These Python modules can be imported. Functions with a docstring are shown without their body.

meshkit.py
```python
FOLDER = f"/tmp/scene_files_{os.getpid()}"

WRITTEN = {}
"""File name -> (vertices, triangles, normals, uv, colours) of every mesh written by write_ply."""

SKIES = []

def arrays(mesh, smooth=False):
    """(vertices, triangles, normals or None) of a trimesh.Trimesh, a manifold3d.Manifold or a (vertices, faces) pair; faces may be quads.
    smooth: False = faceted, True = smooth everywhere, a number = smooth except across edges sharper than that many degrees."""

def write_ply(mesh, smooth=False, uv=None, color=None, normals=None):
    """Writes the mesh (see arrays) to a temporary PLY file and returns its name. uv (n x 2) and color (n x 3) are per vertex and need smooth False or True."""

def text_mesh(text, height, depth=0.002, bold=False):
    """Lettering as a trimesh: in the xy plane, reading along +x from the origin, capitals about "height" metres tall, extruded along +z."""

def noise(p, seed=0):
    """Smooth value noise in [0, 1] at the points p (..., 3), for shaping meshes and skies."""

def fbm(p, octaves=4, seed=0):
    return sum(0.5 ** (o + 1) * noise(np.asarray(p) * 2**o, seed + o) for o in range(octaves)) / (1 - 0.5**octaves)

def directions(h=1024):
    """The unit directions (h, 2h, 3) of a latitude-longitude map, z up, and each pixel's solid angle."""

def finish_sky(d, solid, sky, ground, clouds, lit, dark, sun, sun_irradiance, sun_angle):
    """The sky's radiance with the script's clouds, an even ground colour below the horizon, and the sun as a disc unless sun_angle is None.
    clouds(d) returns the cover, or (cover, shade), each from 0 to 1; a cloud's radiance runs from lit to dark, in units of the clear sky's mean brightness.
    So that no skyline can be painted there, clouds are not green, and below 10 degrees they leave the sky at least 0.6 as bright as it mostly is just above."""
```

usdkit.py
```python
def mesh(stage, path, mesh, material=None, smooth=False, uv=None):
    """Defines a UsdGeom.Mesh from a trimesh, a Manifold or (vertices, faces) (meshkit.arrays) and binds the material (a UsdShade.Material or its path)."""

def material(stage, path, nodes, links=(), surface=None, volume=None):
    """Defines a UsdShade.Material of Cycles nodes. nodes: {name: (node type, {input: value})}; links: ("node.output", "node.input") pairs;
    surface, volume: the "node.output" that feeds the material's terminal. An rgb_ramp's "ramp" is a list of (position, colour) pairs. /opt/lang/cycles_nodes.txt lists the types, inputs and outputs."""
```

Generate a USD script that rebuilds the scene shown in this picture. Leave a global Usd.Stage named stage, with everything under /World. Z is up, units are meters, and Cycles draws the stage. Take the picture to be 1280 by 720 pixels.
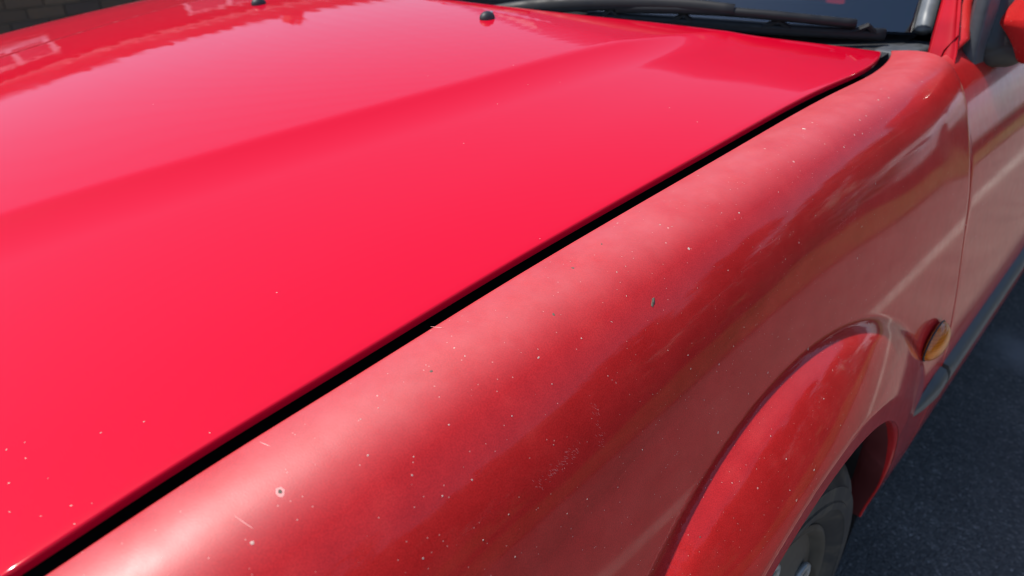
import math, random
import numpy as np, trimesh, usdkit, meshkit
from scipy.interpolate import CubicSpline, PchipInterpolator
from pxr import Usd, UsdGeom, UsdLux, UsdShade, Gf, Sdf, Vt

stage = Usd.Stage.CreateInMemory()
UsdGeom.SetStageUpAxis(stage, UsdGeom.Tokens.z)
UsdGeom.SetStageMetersPerUnit(stage, 1.0)
W = UsdGeom.Xform.Define(stage, '/World')
stage.SetDefaultPrim(W.GetPrim())
UsdGeom.Scope.Define(stage, '/World/Looks')
rng = np.random.default_rng(7); random.seed(7)

# ---------------------------------------------------------------- camera, sky, sun, exposure
# metres; x = towards the car's outer (street) side, y = towards its tail, z up; front axle at y = 0
CAM = np.array([0.995293, -0.631211, 1.164350]); YAW, PIT, ROLL, FPX = 0.740850, 0.521312, 0.0050186, 916.385
fw = np.array([-math.sin(YAW)*math.cos(PIT), math.cos(YAW)*math.cos(PIT), -math.sin(PIT)])
rt = np.array([math.cos(YAW), math.sin(YAW), 0.0]); up = np.cross(rt, fw)
r2 = rt*math.cos(ROLL) + up*math.sin(ROLL); u2 = np.cross(r2, fw)
cam = UsdGeom.Camera.Define(stage, '/World/camera')
cam.CreateHorizontalApertureAttr(36.0); cam.CreateVerticalApertureAttr(20.25)
cam.CreateFocalLengthAttr(36.0*FPX/1280); cam.CreateClippingRangeAttr(Gf.Vec2f(0.02, 2000))
cam.CreateFStopAttr(6.5); cam.CreateFocusDistanceAttr(0.62)
M4 = Gf.Matrix4d(1.0)
for i, vv in enumerate((r2, u2, -fw, CAM)):
    for k in range(3): M4[i, k] = float(vv[k])
cam.AddTransformOp().Set(M4)
EXPOSURE = 0.35
cam.CreateExposureAttr(EXPOSURE)

SUN = np.array([-0.305, -0.31, 0.90]); SUN /= np.linalg.norm(SUN)
elev, rot = math.asin(SUN[2]), math.atan2(SUN[0], SUN[1])
usdkit.material(stage, '/World/Looks/sky_look', {
    'sky': ('sky_texture', {'sky_type': 'single_scattering', 'sun_disc': False, 'sun_elevation': elev, 'sun_rotation': rot,
                            'air_density': 1.25, 'aerosol_density': 0.9, 'ozone_density': 5.0}),
    'bg': ('background_shader', {'strength': 0.14})}, [('sky.color', 'bg.color')], surface='bg.background')
dome = UsdLux.DomeLight.Define(stage, '/World/sky')
dome.GetPrim().SetCustomDataByKey('kind', 'structure')
UsdShade.MaterialBindingAPI.Apply(dome.GetPrim()).Bind(UsdShade.Material.Get(stage, '/World/Looks/sky_look'))
sun = UsdLux.DistantLight.Define(stage, '/World/sun')
sun.CreateNormalizeAttr(True); sun.CreateIntensityAttr(1.15); sun.CreateAngleAttr(0.53); sun.CreateColorAttr(Gf.Vec3f(1.0, 0.95, 0.87))
zx = SUN; xx = np.cross([0, 0, 1.0], zx); xx /= np.linalg.norm(xx); yx = np.cross(zx, xx)
MS = Gf.Matrix4d(1.0)
for i, vv in enumerate((xx, yx, zx)):
    for k in range(3): MS[i, k] = float(vv[k])
sun.AddTransformOp().Set(MS)

# ---------------------------------------------------------------- materials
def mat(name, nodes, links=(), surface='p.BSDF'):
    return usdkit.material(stage, '/World/Looks/' + name, nodes, links, surface=surface)
def plain(name, col, rough=0.5, **kw):
    """a material whose tone and gloss vary a little over the thing"""
    c = np.array(col, float)
    return mat(name, {'g': ('texture_coordinate', {}), 'n': ('noise_texture', {'scale': kw.pop('scale', 14.0), 'detail': 5.0}),
        'r': ('rgb_ramp', {'ramp': [(0.3, tuple(c*0.82)), (0.7, tuple(np.minimum(c*1.18, 1)))]}),
        'm': ('map_range', {'from_min': 0.3, 'from_max': 0.7, 'to_min': rough*0.85, 'to_max': min(1, rough*1.2)}),
        'p': ('principled_bsdf', kw)}, [('g.object', 'n.vector'), ('n.fac', 'r.fac'), ('r.color', 'p.base_color'), ('n.fac', 'm.value'), ('m.result', 'p.roughness')])
M = {}
# fresh glossy red lacquer of the bonnet
M['bonnet_paint'] = mat('bonnet_paint', {
    'g': ('geometry', {}),
    'v': ('voronoi_texture', {'scale': 95.0}), 'vs': ('separate_color', {}),
    'gate': ('math', {'math_type': 'greater_than', 'value2': 0.985}), 'size': ('math', {'math_type': 'less_than', 'value2': 0.07}),
    'both': ('math', {'math_type': 'multiply'}), 'half': ('math', {'math_type': 'multiply', 'value2': 0.5}),
    'c': ('mix_color', {'a': (0.50, 0.0015, 0.018), 'b': (0.75, 0.28, 0.26)}),
    'n2': ('noise_texture', {'scale': 11.0, 'detail': 2.0}), 'b2': ('bump', {'strength': 0.16, 'distance': 0.001}),
    'n5': ('noise_texture', {'scale': 16.0, 'detail': 6.0, 'roughness': 0.7}), 'cr5': ('map_range', {'from_min': 0.35, 'from_max': 0.75, 'to_min': 0.02, 'to_max': 0.075}),
    'p': ('principled_bsdf', {'roughness': 0.5, 'specular_ior_level': 0.0, 'coat_weight': 1.0, 'coat_roughness': 0.025, 'coat_ior': 1.36})},
    [('g.position', 'v.vector'), ('v.color', 'vs.color'), ('vs.r', 'gate.value1'), ('v.distance', 'size.value1'), ('gate.value', 'both.value1'), ('size.value', 'both.value2'),
     ('both.value', 'half.value1'), ('half.value', 'c.fac'), ('c.result', 'p.base_color'), ('g.position', 'n2.vector'), ('n2.fac', 'b2.height'), ('b2.normal', 'p.coat_normal'), ('g.position', 'n5.vector'), ('n5.fac', 'cr5.value'), ('cr5.result', 'p.coat_roughness')])
# sun-bleached, chalky red of the wing: mottled, speckled with chips and dust
def faded(name, chalk, chalk_mix=0.55):
    return mat(name, {
        'g': ('geometry', {}),
        'n1': ('noise_texture', {'scale': 28.0, 'detail': 6.0, 'roughness': 0.62}),
        'r1': ('rgb_ramp', {'ramp': [(0.30, (0.43, 0.012, 0.012)), (0.55, (0.48, 0.016, 0.016)), (0.75, (0.51, 0.024, 0.022))]}),
        'n3': ('noise_texture', {'scale': 900.0, 'detail': 2.0}),
        'r3': ('rgb_ramp', {'ramp': [(0.35, (0.78, 0.76, 0.76)), (0.65, (1.0, 1.0, 1.0))]}),
        'mul': ('mix_color', {'blend_type': 'multiply', 'fac': 1.0}),
        'v': ('voronoi_texture', {'scale': 130.0}), 'vs': ('separate_color', {}),
        'gate': ('math', {'math_type': 'greater_than', 'value2': 0.962}), 'th': ('map_range', {'from_min': 0.0, 'from_max': 1.0, 'to_min': 0.05, 'to_max': 0.17}),
        'size': ('math', {'math_type': 'less_than'}), 'both': ('math', {'math_type': 'multiply'}), 'bk': ('math', {'math_type': 'multiply', 'value2': 0.5}),
        'v2': ('voronoi_texture', {'scale': 420.0}), 'vs2': ('separate_color', {}),
        'gate2': ('math', {'math_type': 'greater_than', 'value2': 0.95}), 'size2': ('math', {'math_type': 'less_than', 'value2': 0.2}),
        'both2': ('math', {'math_type': 'multiply'}), 'bk2': ('math', {'math_type': 'multiply', 'value2': 0.4}),
        'mx': ('math', {'math_type': 'maximum'}),
        'c': ('mix_color', {'b': (0.62, 0.42, 0.36)}),
        'sn': ('separate_xyz', {}), 'ck': ('map_range', {'from_min': 0.74, 'from_max': 0.985, 'to_min': 0.0, 'to_max': 1.0, 'clamp': True}), 'n6': ('noise_texture', {'scale': 17.0, 'detail': 7.0, 'roughness': 0.7}), 'pm': ('map_range', {'from_min': 0.34, 'from_max': 0.66, 'to_min': 0.45*chalk_mix, 'to_max': 1.25*chalk_mix}), 'ckm': ('math', {'math_type': 'multiply'}),
        'cc': ('mix_color', {'b': (0.47, 0.082, 0.085)}), 'sp': ('map_range', {'to_min': 0.10, 'to_max': chalk}), 'cw': ('map_range', {'to_min': 0.9, 'to_max': 0.25}), 'cr2': ('math', {'math_type': 'multiply_add', 'value2': 0.28}),
        'n4': ('noise_texture', {'scale': 60.0, 'detail': 4.0}), 'rr': ('map_range', {'from_min': 0.3, 'from_max': 0.7, 'to_min': 0.43, 'to_max': 0.52}),
        'cr': ('map_range', {'from_min': 0.3, 'from_max': 0.7, 'to_min': 0.05, 'to_max': 0.09}),
        'bump': ('bump', {'strength': 0.10, 'distance': 0.0006}),
        'p': ('principled_bsdf', {'coat_ior': 1.39})},
        [('g.position', 'n1.vector'), ('n1.fac', 'r1.fac'), ('g.position', 'n3.vector'), ('n3.fac', 'r3.fac'), ('r1.color', 'mul.a'), ('r3.color', 'mul.b'),
         ('g.position', 'v.vector'), ('v.color', 'vs.color'), ('vs.r', 'gate.value1'), ('vs.g', 'th.value'), ('v.distance', 'size.value1'), ('th.result', 'size.value2'),
         ('gate.value', 'both.value1'), ('size.value', 'both.value2'), ('both.value', 'bk.value1'),
         ('g.position', 'v2.vector'), ('v2.color', 'vs2.color'), ('vs2.r', 'gate2.value1'), ('v2.distance', 'size2.value1'), ('gate2.value', 'both2.value1'), ('size2.value', 'both2.value2'),
         ('both2.value', 'bk2.value1'), ('bk.value', 'mx.value1'), ('bk2.value', 'mx.value2'), ('mx.value', 'c.fac'), ('mul.result', 'cc.a'), ('g.normal', 'sn.vector'), ('sn.z', 'ck.value'), ('ck.result', 'ckm.value1'), ('g.position', 'n6.vector'), ('n6.fac', 'pm.value'), ('pm.result', 'ckm.value2'), ('ckm.value', 'cc.fac'), ('cc.result', 'c.a'), ('ck.result', 'sp.value'), ('sp.result', 'p.specular_ior_level'), ('ck.result', 'cw.value'), ('cw.result', 'p.coat_weight'), ('ck.result', 'cr2.value1'), ('cr.result', 'cr2.value3'), ('c.result', 'p.base_color'),
         ('g.position', 'n4.vector'), ('n4.fac', 'rr.value'), ('rr.result', 'p.roughness'), ('n4.fac', 'cr.value'), ('cr2.value', 'p.coat_roughness'),
         ('n3.fac', 'bump.height'), ('bump.normal', 'p.normal')])
M['faded_paint'] = faded('faded_paint', 0.62)
M['door_paint'] = faded('door_paint', 0.3)
M['pillar_paint'] = plain('pillar_paint', (0.31, 0.004, 0.010), 0.5, specular_ior_level=0.05, coat_weight=0.6, coat_roughness=0.05, coat_ior=1.36)
M['black_gap'] = plain('black_gap', (0.008, 0.006, 0.006), 0.8)
M['dark_red'] = plain('dark_red', (0.10, 0.012, 0.012), 0.6)
M['black_plastic'] = plain('black_plastic', (0.016, 0.017, 0.019), 0.5, scale=60.0)
M['wiper_black'] = plain('wiper_black', (0.006, 0.006, 0.007), 0.55, scale=60.0, specular_ior_level=0.35)
M['grey_plastic'] = plain('grey_plastic', (0.045, 0.05, 0.057), 0.6, scale=90.0)
M['trim_rubber'] = plain('trim_rubber', (0.10, 0.11, 0.12), 0.42, scale=50.0)
M['strip_plastic'] = plain('strip_plastic', (0.085, 0.088, 0.080), 0.55, scale=40.0)
M['frit'] = plain('frit', (0.012, 0.014, 0.018), 0.35)
M['tyre_rubber'] = mat('tyre_rubber', {'g': ('geometry', {}), 'n': ('noise_texture', {'scale': 16.0, 'detail': 6.0, 'roughness': 0.65, 'distortion': 0.8}),
    'r': ('rgb_ramp', {'ramp': [(0.34, (0.008, 0.008, 0.008)), (0.5, (0.020, 0.018, 0.015)), (0.68, (0.060, 0.048, 0.033))]}), 'p': ('principled_bsdf', {'roughness': 0.8})},
    [('g.position', 'n.vector'), ('n.fac', 'r.fac'), ('r.color', 'p.base_color')])
M['wheel_trim'] = plain('wheel_trim', (0.055, 0.045, 0.032), 0.6, scale=25.0)
M['chrome'] = plain('chrome', (0.55, 0.56, 0.52), 0.25, metallic=0.7)
M['dull_metal'] = plain('dull_metal', (0.34, 0.33, 0.30), 0.4, scale=60.0, metallic=0.5)
M['chip_white'] = plain('chip_white', (0.46, 0.29, 0.25), 0.7, scale=400.0)
M['chip_dark'] = plain('chip_dark', (0.10, 0.075, 0.055), 0.8, scale=400.0)
M['scuff_dull'] = plain('scuff_dull', (0.48, 0.10, 0.095), 0.6, scale=300.0)
M['scratch_pink'] = plain('scratch_pink', (0.62, 0.26, 0.24), 0.65, scale=400.0)
M['mirror_silver'] = plain('mirror_silver', (0.85, 0.87, 0.88), 0.03, metallic=1.0)
M['interior'] = plain('interior', (0.02, 0.021, 0.023), 0.8)
M['amber'] = mat('amber', {'g': ('geometry', {}), 'w': ('wave_texture', {'scale': 90.0, 'bands_direction': 'z'}), 'r': ('rgb_ramp', {'ramp': [(0, (0.52, 0.125, 0.006)), (1, (0.60, 0.155, 0.008))]}),
    'p': ('principled_bsdf', {'roughness': 0.25, 'subsurface_weight': 0.4, 'subsurface_radius': (1.0, 0.4, 0.05), 'subsurface_scale': 0.006, 'coat_weight': 0.4, 'coat_roughness': 0.1})},
    [('g.position', 'w.vector'), ('w.fac', 'r.fac'), ('r.color', 'p.base_color')])
def glass(name, tint):
    return mat(name, {'f': ('fresnel', {'IOR': 2.1}), 't': ('transparent_bsdf', {'color': tint}), 'g': ('glossy_bsdf', {'color': (1, 1, 1), 'roughness': 0.01}), 'm': ('mix_closure', {})},
        [('f.fac', 'm.fac'), ('t.BSDF', 'm.closure1'), ('g.BSDF', 'm.closure2')], surface='m.closure')
M['screen_glass'] = glass('screen_glass', (0.62, 0.74, 0.76))
M['window_glass'] = glass('window_glass', (0.55, 0.66, 0.66))
M['pane_glass'] = mat('pane_glass', {'g': ('geometry', {}), 'n': ('noise_texture', {'scale': 1.3}), 'r': ('rgb_ramp', {'ramp': [(0.3, (0.03, 0.035, 0.04)), (0.7, (0.09, 0.095, 0.10))]}),
    'p': ('principled_bsdf', {'roughness': 0.05, 'specular_ior_level': 0.8})}, [('g.position', 'n.vector'), ('n.fac', 'r.fac'), ('r.color', 'p.base_color')])
M['asphalt'] = mat('asphalt', {'g': ('geometry', {}), 'ds': ('vector_math', {'math_type': 'distance', 'vector2': (0.91, 1.56, 0.0)}), 'nd': ('noise_texture', {'scale': 9.0, 'detail': 4.0}), 'da': ('math', {'math_type': 'multiply_add', 'value2': 0.22}), 'dm': ('map_range', {'from_min': 0.25, 'from_max': 0.13, 'to_min': 0.0, 'to_max': 0.8, 'clamp': True}), 'st': ('mix_color', {'b': (0.19, 0.185, 0.18)}),  # soft pale blotch: a sunlit patch painted into the tarmac colour
    'v': ('voronoi_texture', {'scale': 210.0}), 'vs': ('separate_color', {}),
    'r': ('rgb_ramp', {'ramp': [(0.0, (0.050, 0.050, 0.050)), (0.6, (0.080, 0.079, 0.077)), (0.93, (0.115, 0.113, 0.110)), (1.0, (0.21, 0.205, 0.20))]}),
    'n': ('noise_texture', {'scale': 2.2, 'detail': 6.0, 'roughness': 0.65}), 'rn': ('rgb_ramp', {'ramp': [(0.32, (0.62, 0.61, 0.60)), (0.70, (1.25, 1.2, 1.12))]}),
    'm': ('mix_color', {'blend_type': 'multiply', 'fac': 1.0, 'use_clamp': False}), 'b': ('bump', {'strength': 0.8, 'distance': 0.004}), 'inv': ('math', {'math_type': 'subtract', 'value1': 1.0}),
    'p': ('principled_bsdf', {'roughness': 0.85})},
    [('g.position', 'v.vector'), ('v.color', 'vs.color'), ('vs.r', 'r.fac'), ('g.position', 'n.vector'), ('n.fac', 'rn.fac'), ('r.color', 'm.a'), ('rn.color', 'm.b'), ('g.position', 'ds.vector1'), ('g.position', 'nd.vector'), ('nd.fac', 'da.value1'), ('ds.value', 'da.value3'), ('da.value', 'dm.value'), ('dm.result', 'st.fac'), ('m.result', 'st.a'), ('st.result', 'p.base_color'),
     ('v.distance', 'inv.value2'), ('inv.value', 'b.height'), ('b.normal', 'p.normal')])
M['concrete'] = plain('concrete', (0.36, 0.33, 0.28), 0.85, scale=6.0)
M['pavement_tar'] = plain('pavement_tar', (0.15, 0.125, 0.105), 0.9, scale=5.0)
M['painted_sun_patch'] = plain('painted_sun_patch', (0.115, 0.115, 0.115), 0.9, scale=18.0)  # spare flat tone for the sunlit tarmac patch, light painted as colour
M['grass'] = plain('grass', (0.085, 0.105, 0.025), 0.7, scale=3.0)
def leafmat(name, a, b):
    return mat(name, {'g': ('geometry', {}), 'r': ('rgb_ramp', {'ramp': [(0.0, a), (1.0, b)]}), 'd': ('principled_bsdf', {'roughness': 0.5}), 't': ('translucent_bsdf', {}), 'm': ('mix_closure', {'fac': 0.3})},
        [('g.random_per_island', 'r.fac'), ('r.color', 'd.base_color'), ('r.color', 't.color'), ('d.BSDF', 'm.closure1'), ('t.BSDF', 'm.closure2')], surface='m.closure')
M['leaf_green'] = leafmat('leaf_green', (0.03, 0.06, 0.012), (0.09, 0.13, 0.03))
M['leaf_olive'] = leafmat('leaf_olive', (0.05, 0.055, 0.012), (0.13, 0.12, 0.03))
M['leaf_copper'] = leafmat('leaf_copper', (0.055, 0.022, 0.012), (0.12, 0.05, 0.02))
M['bark'] = plain('bark', (0.09, 0.065, 0.045), 0.9, scale=10.0)
M['brick_field'] = mat('brick_field', {'g': ('geometry', {}), 'mp': ('mapping', {'mapping_type': 'point', 'rotation': (math.pi/2, 0.0, math.pi/2)}),
    'sx': ('separate_xyz', {}), 'cx': ('combine_xyz', {}), 'br': ('brick_texture', {'scale': 1.0, 'brick_width': 0.225, 'row_height': 0.075, 'mortar_size': 0.008, 'color1': (0.070, 0.046, 0.034), 'color2': (0.105, 0.070, 0.050), 'mortar': (0.12, 0.10, 0.085)}),
    'p': ('principled_bsdf', {'roughness': 0.9})},
    [('g.position', 'sx.vector'), ('sx.y', 'cx.x'), ('sx.z', 'cx.y'), ('cx.vector', 'br.vector'), ('br.color', 'p.base_color')])
M['red_brick_field'] = mat('red_brick_field', {'g': ('geometry', {}), 'sx': ('separate_xyz', {}), 'cx': ('combine_xyz', {}),
    'br': ('brick_texture', {'scale': 1.0, 'brick_width': 0.225, 'row_height': 0.075, 'mortar_size': 0.009, 'color1': (0.22, 0.075, 0.045), 'color2': (0.30, 0.115, 0.07), 'mortar': (0.3, 0.26, 0.22)}),
    'p': ('principled_bsdf', {'roughness': 0.9})},
    [('g.position', 'sx.vector'), ('sx.y', 'cx.x'), ('sx.z', 'cx.y'), ('cx.vector', 'br.vector'), ('br.color', 'p.base_color')])
BR = [plain('brick_clay_%d' % i, c, 0.9, scale=30.0) for i, c in enumerate([(0.072, 0.042, 0.022), (0.090, 0.052, 0.027), (0.105, 0.063, 0.033), (0.060, 0.036, 0.022)])]
M['mortar'] = plain('mortar', (0.085, 0.066, 0.046), 0.95)
M['white_upvc'] = plain('white_upvc', (0.78, 0.78, 0.77), 0.4)
M['roof_tile'] = plain('roof_tile', (0.11, 0.065, 0.05), 0.8, scale=4.0)
M['gutter_grey'] = plain('gutter_grey', (0.32, 0.31, 0.30), 0.45)
M['silver_paint'] = plain('silver_paint', (0.62, 0.63, 0.65), 0.3, metallic=0.3, coat_weight=1.0)
M['skirting'] = plain('skirting', (0.5, 0.5, 0.5), 0.5)

# ---------------------------------------------------------------- scene helpers
USED, MESHES = {}, {}
def path_for(name, parent):
    base = parent + '/' + name
    n = USED.get(base, 0); USED[base] = n + 1
    return base if n == 0 else '%s_%03d' % (base, n)
def tag(prim, label=None, cat=None, group=None, kind=None):
    for k, v in (('label', label), ('category', cat), ('group', group), ('kind', kind)):
        if v: prim.SetCustomDataByKey(k, v)
def thing(name, label, cat, loc=(0, 0, 0), group=None, rz=0.0):
    p = path_for(name, '/World'); x = UsdGeom.Xform.Define(stage, p)
    x.AddTranslateOp().Set(Gf.Vec3d(*map(float, loc)))
    if rz: x.AddRotateZOp().Set(float(rz))
    tag(x.GetPrim(), label, cat, group)
    return p, np.array(loc, float)
def part(parent, name, mesh, m, smooth=False, label=None, kind=None):
    """one mesh under a thing (or under a part); points are given in world space and stored relative to the thing"""
    pp, org = parent
    p = path_for(name, pp)
    v, f, n = meshkit.arrays(mesh, smooth)
    MESHES[p] = (v, f)
    usdkit.mesh(stage, p, mesh if not org.any() else shifted(mesh, -org), M[m] if isinstance(m, str) else m, smooth=smooth)
    tag(stage.GetPrimAtPath(p), label, None, None, kind)
    return p, org
def shifted(mesh, d):
    if isinstance(mesh, tuple): return (np.asarray(mesh[0]) + d, mesh[1])
    mm = mesh.copy(); mm.apply_translation(d); return mm
def cat(*ms):
    vs, fs, o = [], [], 0
    for m in ms:
        v, f, _ = meshkit.arrays(m); vs.append(v); fs.append(f + o); o += len(v)
    return trimesh.Trimesh(np.vstack(vs), np.vstack(fs), process=False)
def box(c, s): return trimesh.creation.box(extents=s, transform=trimesh.transformations.translation_matrix(c))
def rbox(c, s, r=0.01):
    import manifold3d as m3
    h = np.array(s)/2 - r
    ms = [m3.Manifold.sphere(r, 12).translate(tuple(np.array(c) + h*np.array(q))) for q in np.array(np.meshgrid([-1, 1], [-1, 1], [-1, 1])).T.reshape(-1, 3)]
    mm = m3.Manifold.batch_hull(ms).to_mesh()
    return trimesh.Trimesh(mm.vert_properties[:, :3], mm.tri_verts, process=False)
def tube(pts, r, seg=10, closed=False, flat=1.0):
    """a swept round (or flattened) rod"""
    P = np.asarray(pts, float); n = len(P)
    T = np.gradient(P, axis=0) if not closed else np.roll(P, -1, 0) - np.roll(P, 1, 0)
    T /= np.linalg.norm(T, axis=1, keepdims=True)
    ref = np.linalg.svd(T)[2][2]                 # the direction the path bends least towards
    A = np.cross(T, ref); A /= np.linalg.norm(A, axis=1, keepdims=True); B = np.cross(A, T)
    R = np.broadcast_to(r, (n,))
    th = np.linspace(0, 2*np.pi, seg, endpoint=False)
    V = P[:, None] + R[:, None, None]*(np.cos(th)[None, :, None]*A[:, None] + flat*np.sin(th)[None, :, None]*B[:, None])
    F = []
    m = n if closed else n - 1
    for i in range(m):
        for j in range(seg):
            a, b, c, d = i*seg + j, i*seg + (j+1) % seg, ((i+1) % n)*seg + (j+1) % seg, ((i+1) % n)*seg + j
            F += [(a, d, c), (a, c, b)]
    V = V.reshape(-1, 3)
    if not closed:
        V = np.vstack([V, P[0], P[-1]])
        for j in range(seg):
            F += [(n*seg, j, (j+1) % seg), (n*seg + 1, (n-1)*seg + (j+1) % seg, (n-1)*seg + j)]
    return trimesh.Trimesh(V, F, process=False)
def gridfaces(nu, nv, flip=False):
    i, j = np.meshgrid(np.arange(nu-1), np.arange(nv-1), indexing='ij')
    a = (i*nv + j).ravel(); b = a + 1; c = a + nv + 1; d = a + nv
    f = np.vstack([np.stack([a, b, c], 1), np.stack([a, c, d], 1)])
    return f[:, ::-1] if flip else f
def panel(G, r=0.0035, depth=0.014, flip=False, sides=(1, 1, 1, 1)):
    """sheet-metal panel from a grid G (nu, nv, 3): the sheet with its edges rolled over and folded in.
    sides: which of the edges u=0, u=1, v=0, v=1 get a fold."""
    nu, nv = G.shape[:2]
    du, dv = np.gradient(G, axis=0), np.gradient(G, axis=1)
    N = np.cross(du, dv); N /= np.linalg.norm(N, axis=2, keepdims=True) + 1e-12
    if flip: N = -N
    Gp = np.pad(G, ((3, 3), (3, 3), (0, 0)), mode='edge')
    Np = np.pad(N, ((3, 3), (3, 3), (0, 0)), mode='edge')
    ring = [(0.75, 0.25), (1.0, 1.0), (1.0, depth/r)]
    du /= np.linalg.norm(du, axis=2, keepdims=True) + 1e-12; dv /= np.linalg.norm(dv, axis=2, keepdims=True) + 1e-12
    dup, dvp = np.pad(du, ((3, 3), (3, 3), (0, 0)), mode='edge'), np.pad(dv, ((3, 3), (3, 3), (0, 0)), mode='edge')
    for k, (o, d) in enumerate(ring):
        for s, (row, sign, on) in enumerate([((2-k), -1, sides[0]), ((nu+3+k), 1, sides[1])]):
            if on: Gp[row] += sign*dup[row]*r*o - Np[row]*r*d
        for s, (col, sign, on) in enumerate([((2-k), -1, sides[2]), ((nv+3+k), 1, sides[3])]):
            if on: Gp[:, col] += sign*dvp[:, col]*r*o - Np[:, col]*r*d
    F = gridfaces(nu+6, nv+6, not flip)
    V = Gp.reshape(-1, 3)
    t = trimesh.Trimesh(V, F, process=False)
    ok = t.area_faces > 1e-11
    t = trimesh.Trimesh(V, F[ok], process=False); t.remove_unreferenced_vertices()
    return t
def clip(mesh, fun):
    """keep the part of a triangle mesh where fun(points) >= 0, cutting along the zero line"""
    V, F = np.array(mesh.vertices), np.array(mesh.faces); s = fun(V)
    out, newv, cache = [], list(V), {}
    def cut(a, b):
        k = (min(a, b), max(a, b))
        if k not in cache:
            t = s[a]/(s[a]-s[b]); cache[k] = len(newv); newv.append(V[a] + t*(V[b]-V[a]))
        return cache[k]
    for a, b, c in F:
        q = [(a, b, c), (b, c, a), (c, a, b)]; n = int(s[a] >= 0) + int(s[b] >= 0) + int(s[c] >= 0)
        if n == 3: out.append((a, b, c))
        elif n == 1:
            for x, y, z in q:
                if s[x] >= 0: out.append((x, cut(x, y), cut(z, x)))
        elif n == 2:
            for x, y, z in q:
                if s[z] < 0 <= s[x] and s[y] >= 0: out += [(x, y, cut(y, z)), (x, cut(y, z), cut(z, x))]
    t = trimesh.Trimesh(np.array(newv), np.array(out), process=False); t.remove_unreferenced_vertices()
    return t
def ellipsoid(c, r, sub=2, R=None):
    m = trimesh.creation.icosphere(subdivisions=sub); m.apply_scale(r)
    if R is not None: m.apply_transform(R)
    m.apply_translation(c); return m

# ---------------------------------------------------------------- ground
def sheet(x0, x1, y0, y1, z, nx=2, ny=2):
    X, Y = np.meshgrid(np.linspace(x0, x1, nx), np.linspace(y0, y1, ny), indexing='ij')
    return (np.stack([X, Y, np.full_like(X, z)], -1).reshape(-1, 3), gridfaces(nx, ny, True))
root = ('/World', np.zeros(3))
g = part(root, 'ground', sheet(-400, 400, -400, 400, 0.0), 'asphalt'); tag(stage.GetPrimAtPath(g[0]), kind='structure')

# ---------------------------------------------------------------- the red car
car = thing('red_car', 'red hatchback with a shiny bonnet and a faded chalky front wing', 'car')
# measured lines: bonnet edge height, bonnet edge plan, rear edge plan
def ze(y): return -0.0756*y*y + 0.0852*y + 0.9172
EX = CubicSpline([-0.80, -0.70, -0.61, -0.525, -0.424, -0.272, -0.096, 0.066, 0.288, 0.382, 0.453, 0.529, 0.56],
                 [0.598, 0.614, 0.6215, 0.626, 0.6345, 0.645, 0.6575, 0.666, 0.6735, 0.6775, 0.672, 0.655, 0.643])
YR = CubicSpline([-0.67, -0.649, -0.519, -0.377, -0.287, -0.177, -0.093, 0, 0.093, 0.177, 0.287, 0.377, 0.519, 0.649, 0.67],
                 [0.56, 0.538, 0.435, 0.362, 0.316, 0.275, 0.252, 0.244, 0.252, 0.275, 0.316, 0.362, 0.435, 0.538, 0.56])
YF = lambda x: -0.775 + 0.125*(np.abs(x)/0.62)**4
XC = PchipInterpolator([-0.8, -0.503, -0.299, -0.046, 0.203, 0.328, 0.6], [0.20, 0.258, 0.311, 0.369, 0.412, 0.448, 0.55])
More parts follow.
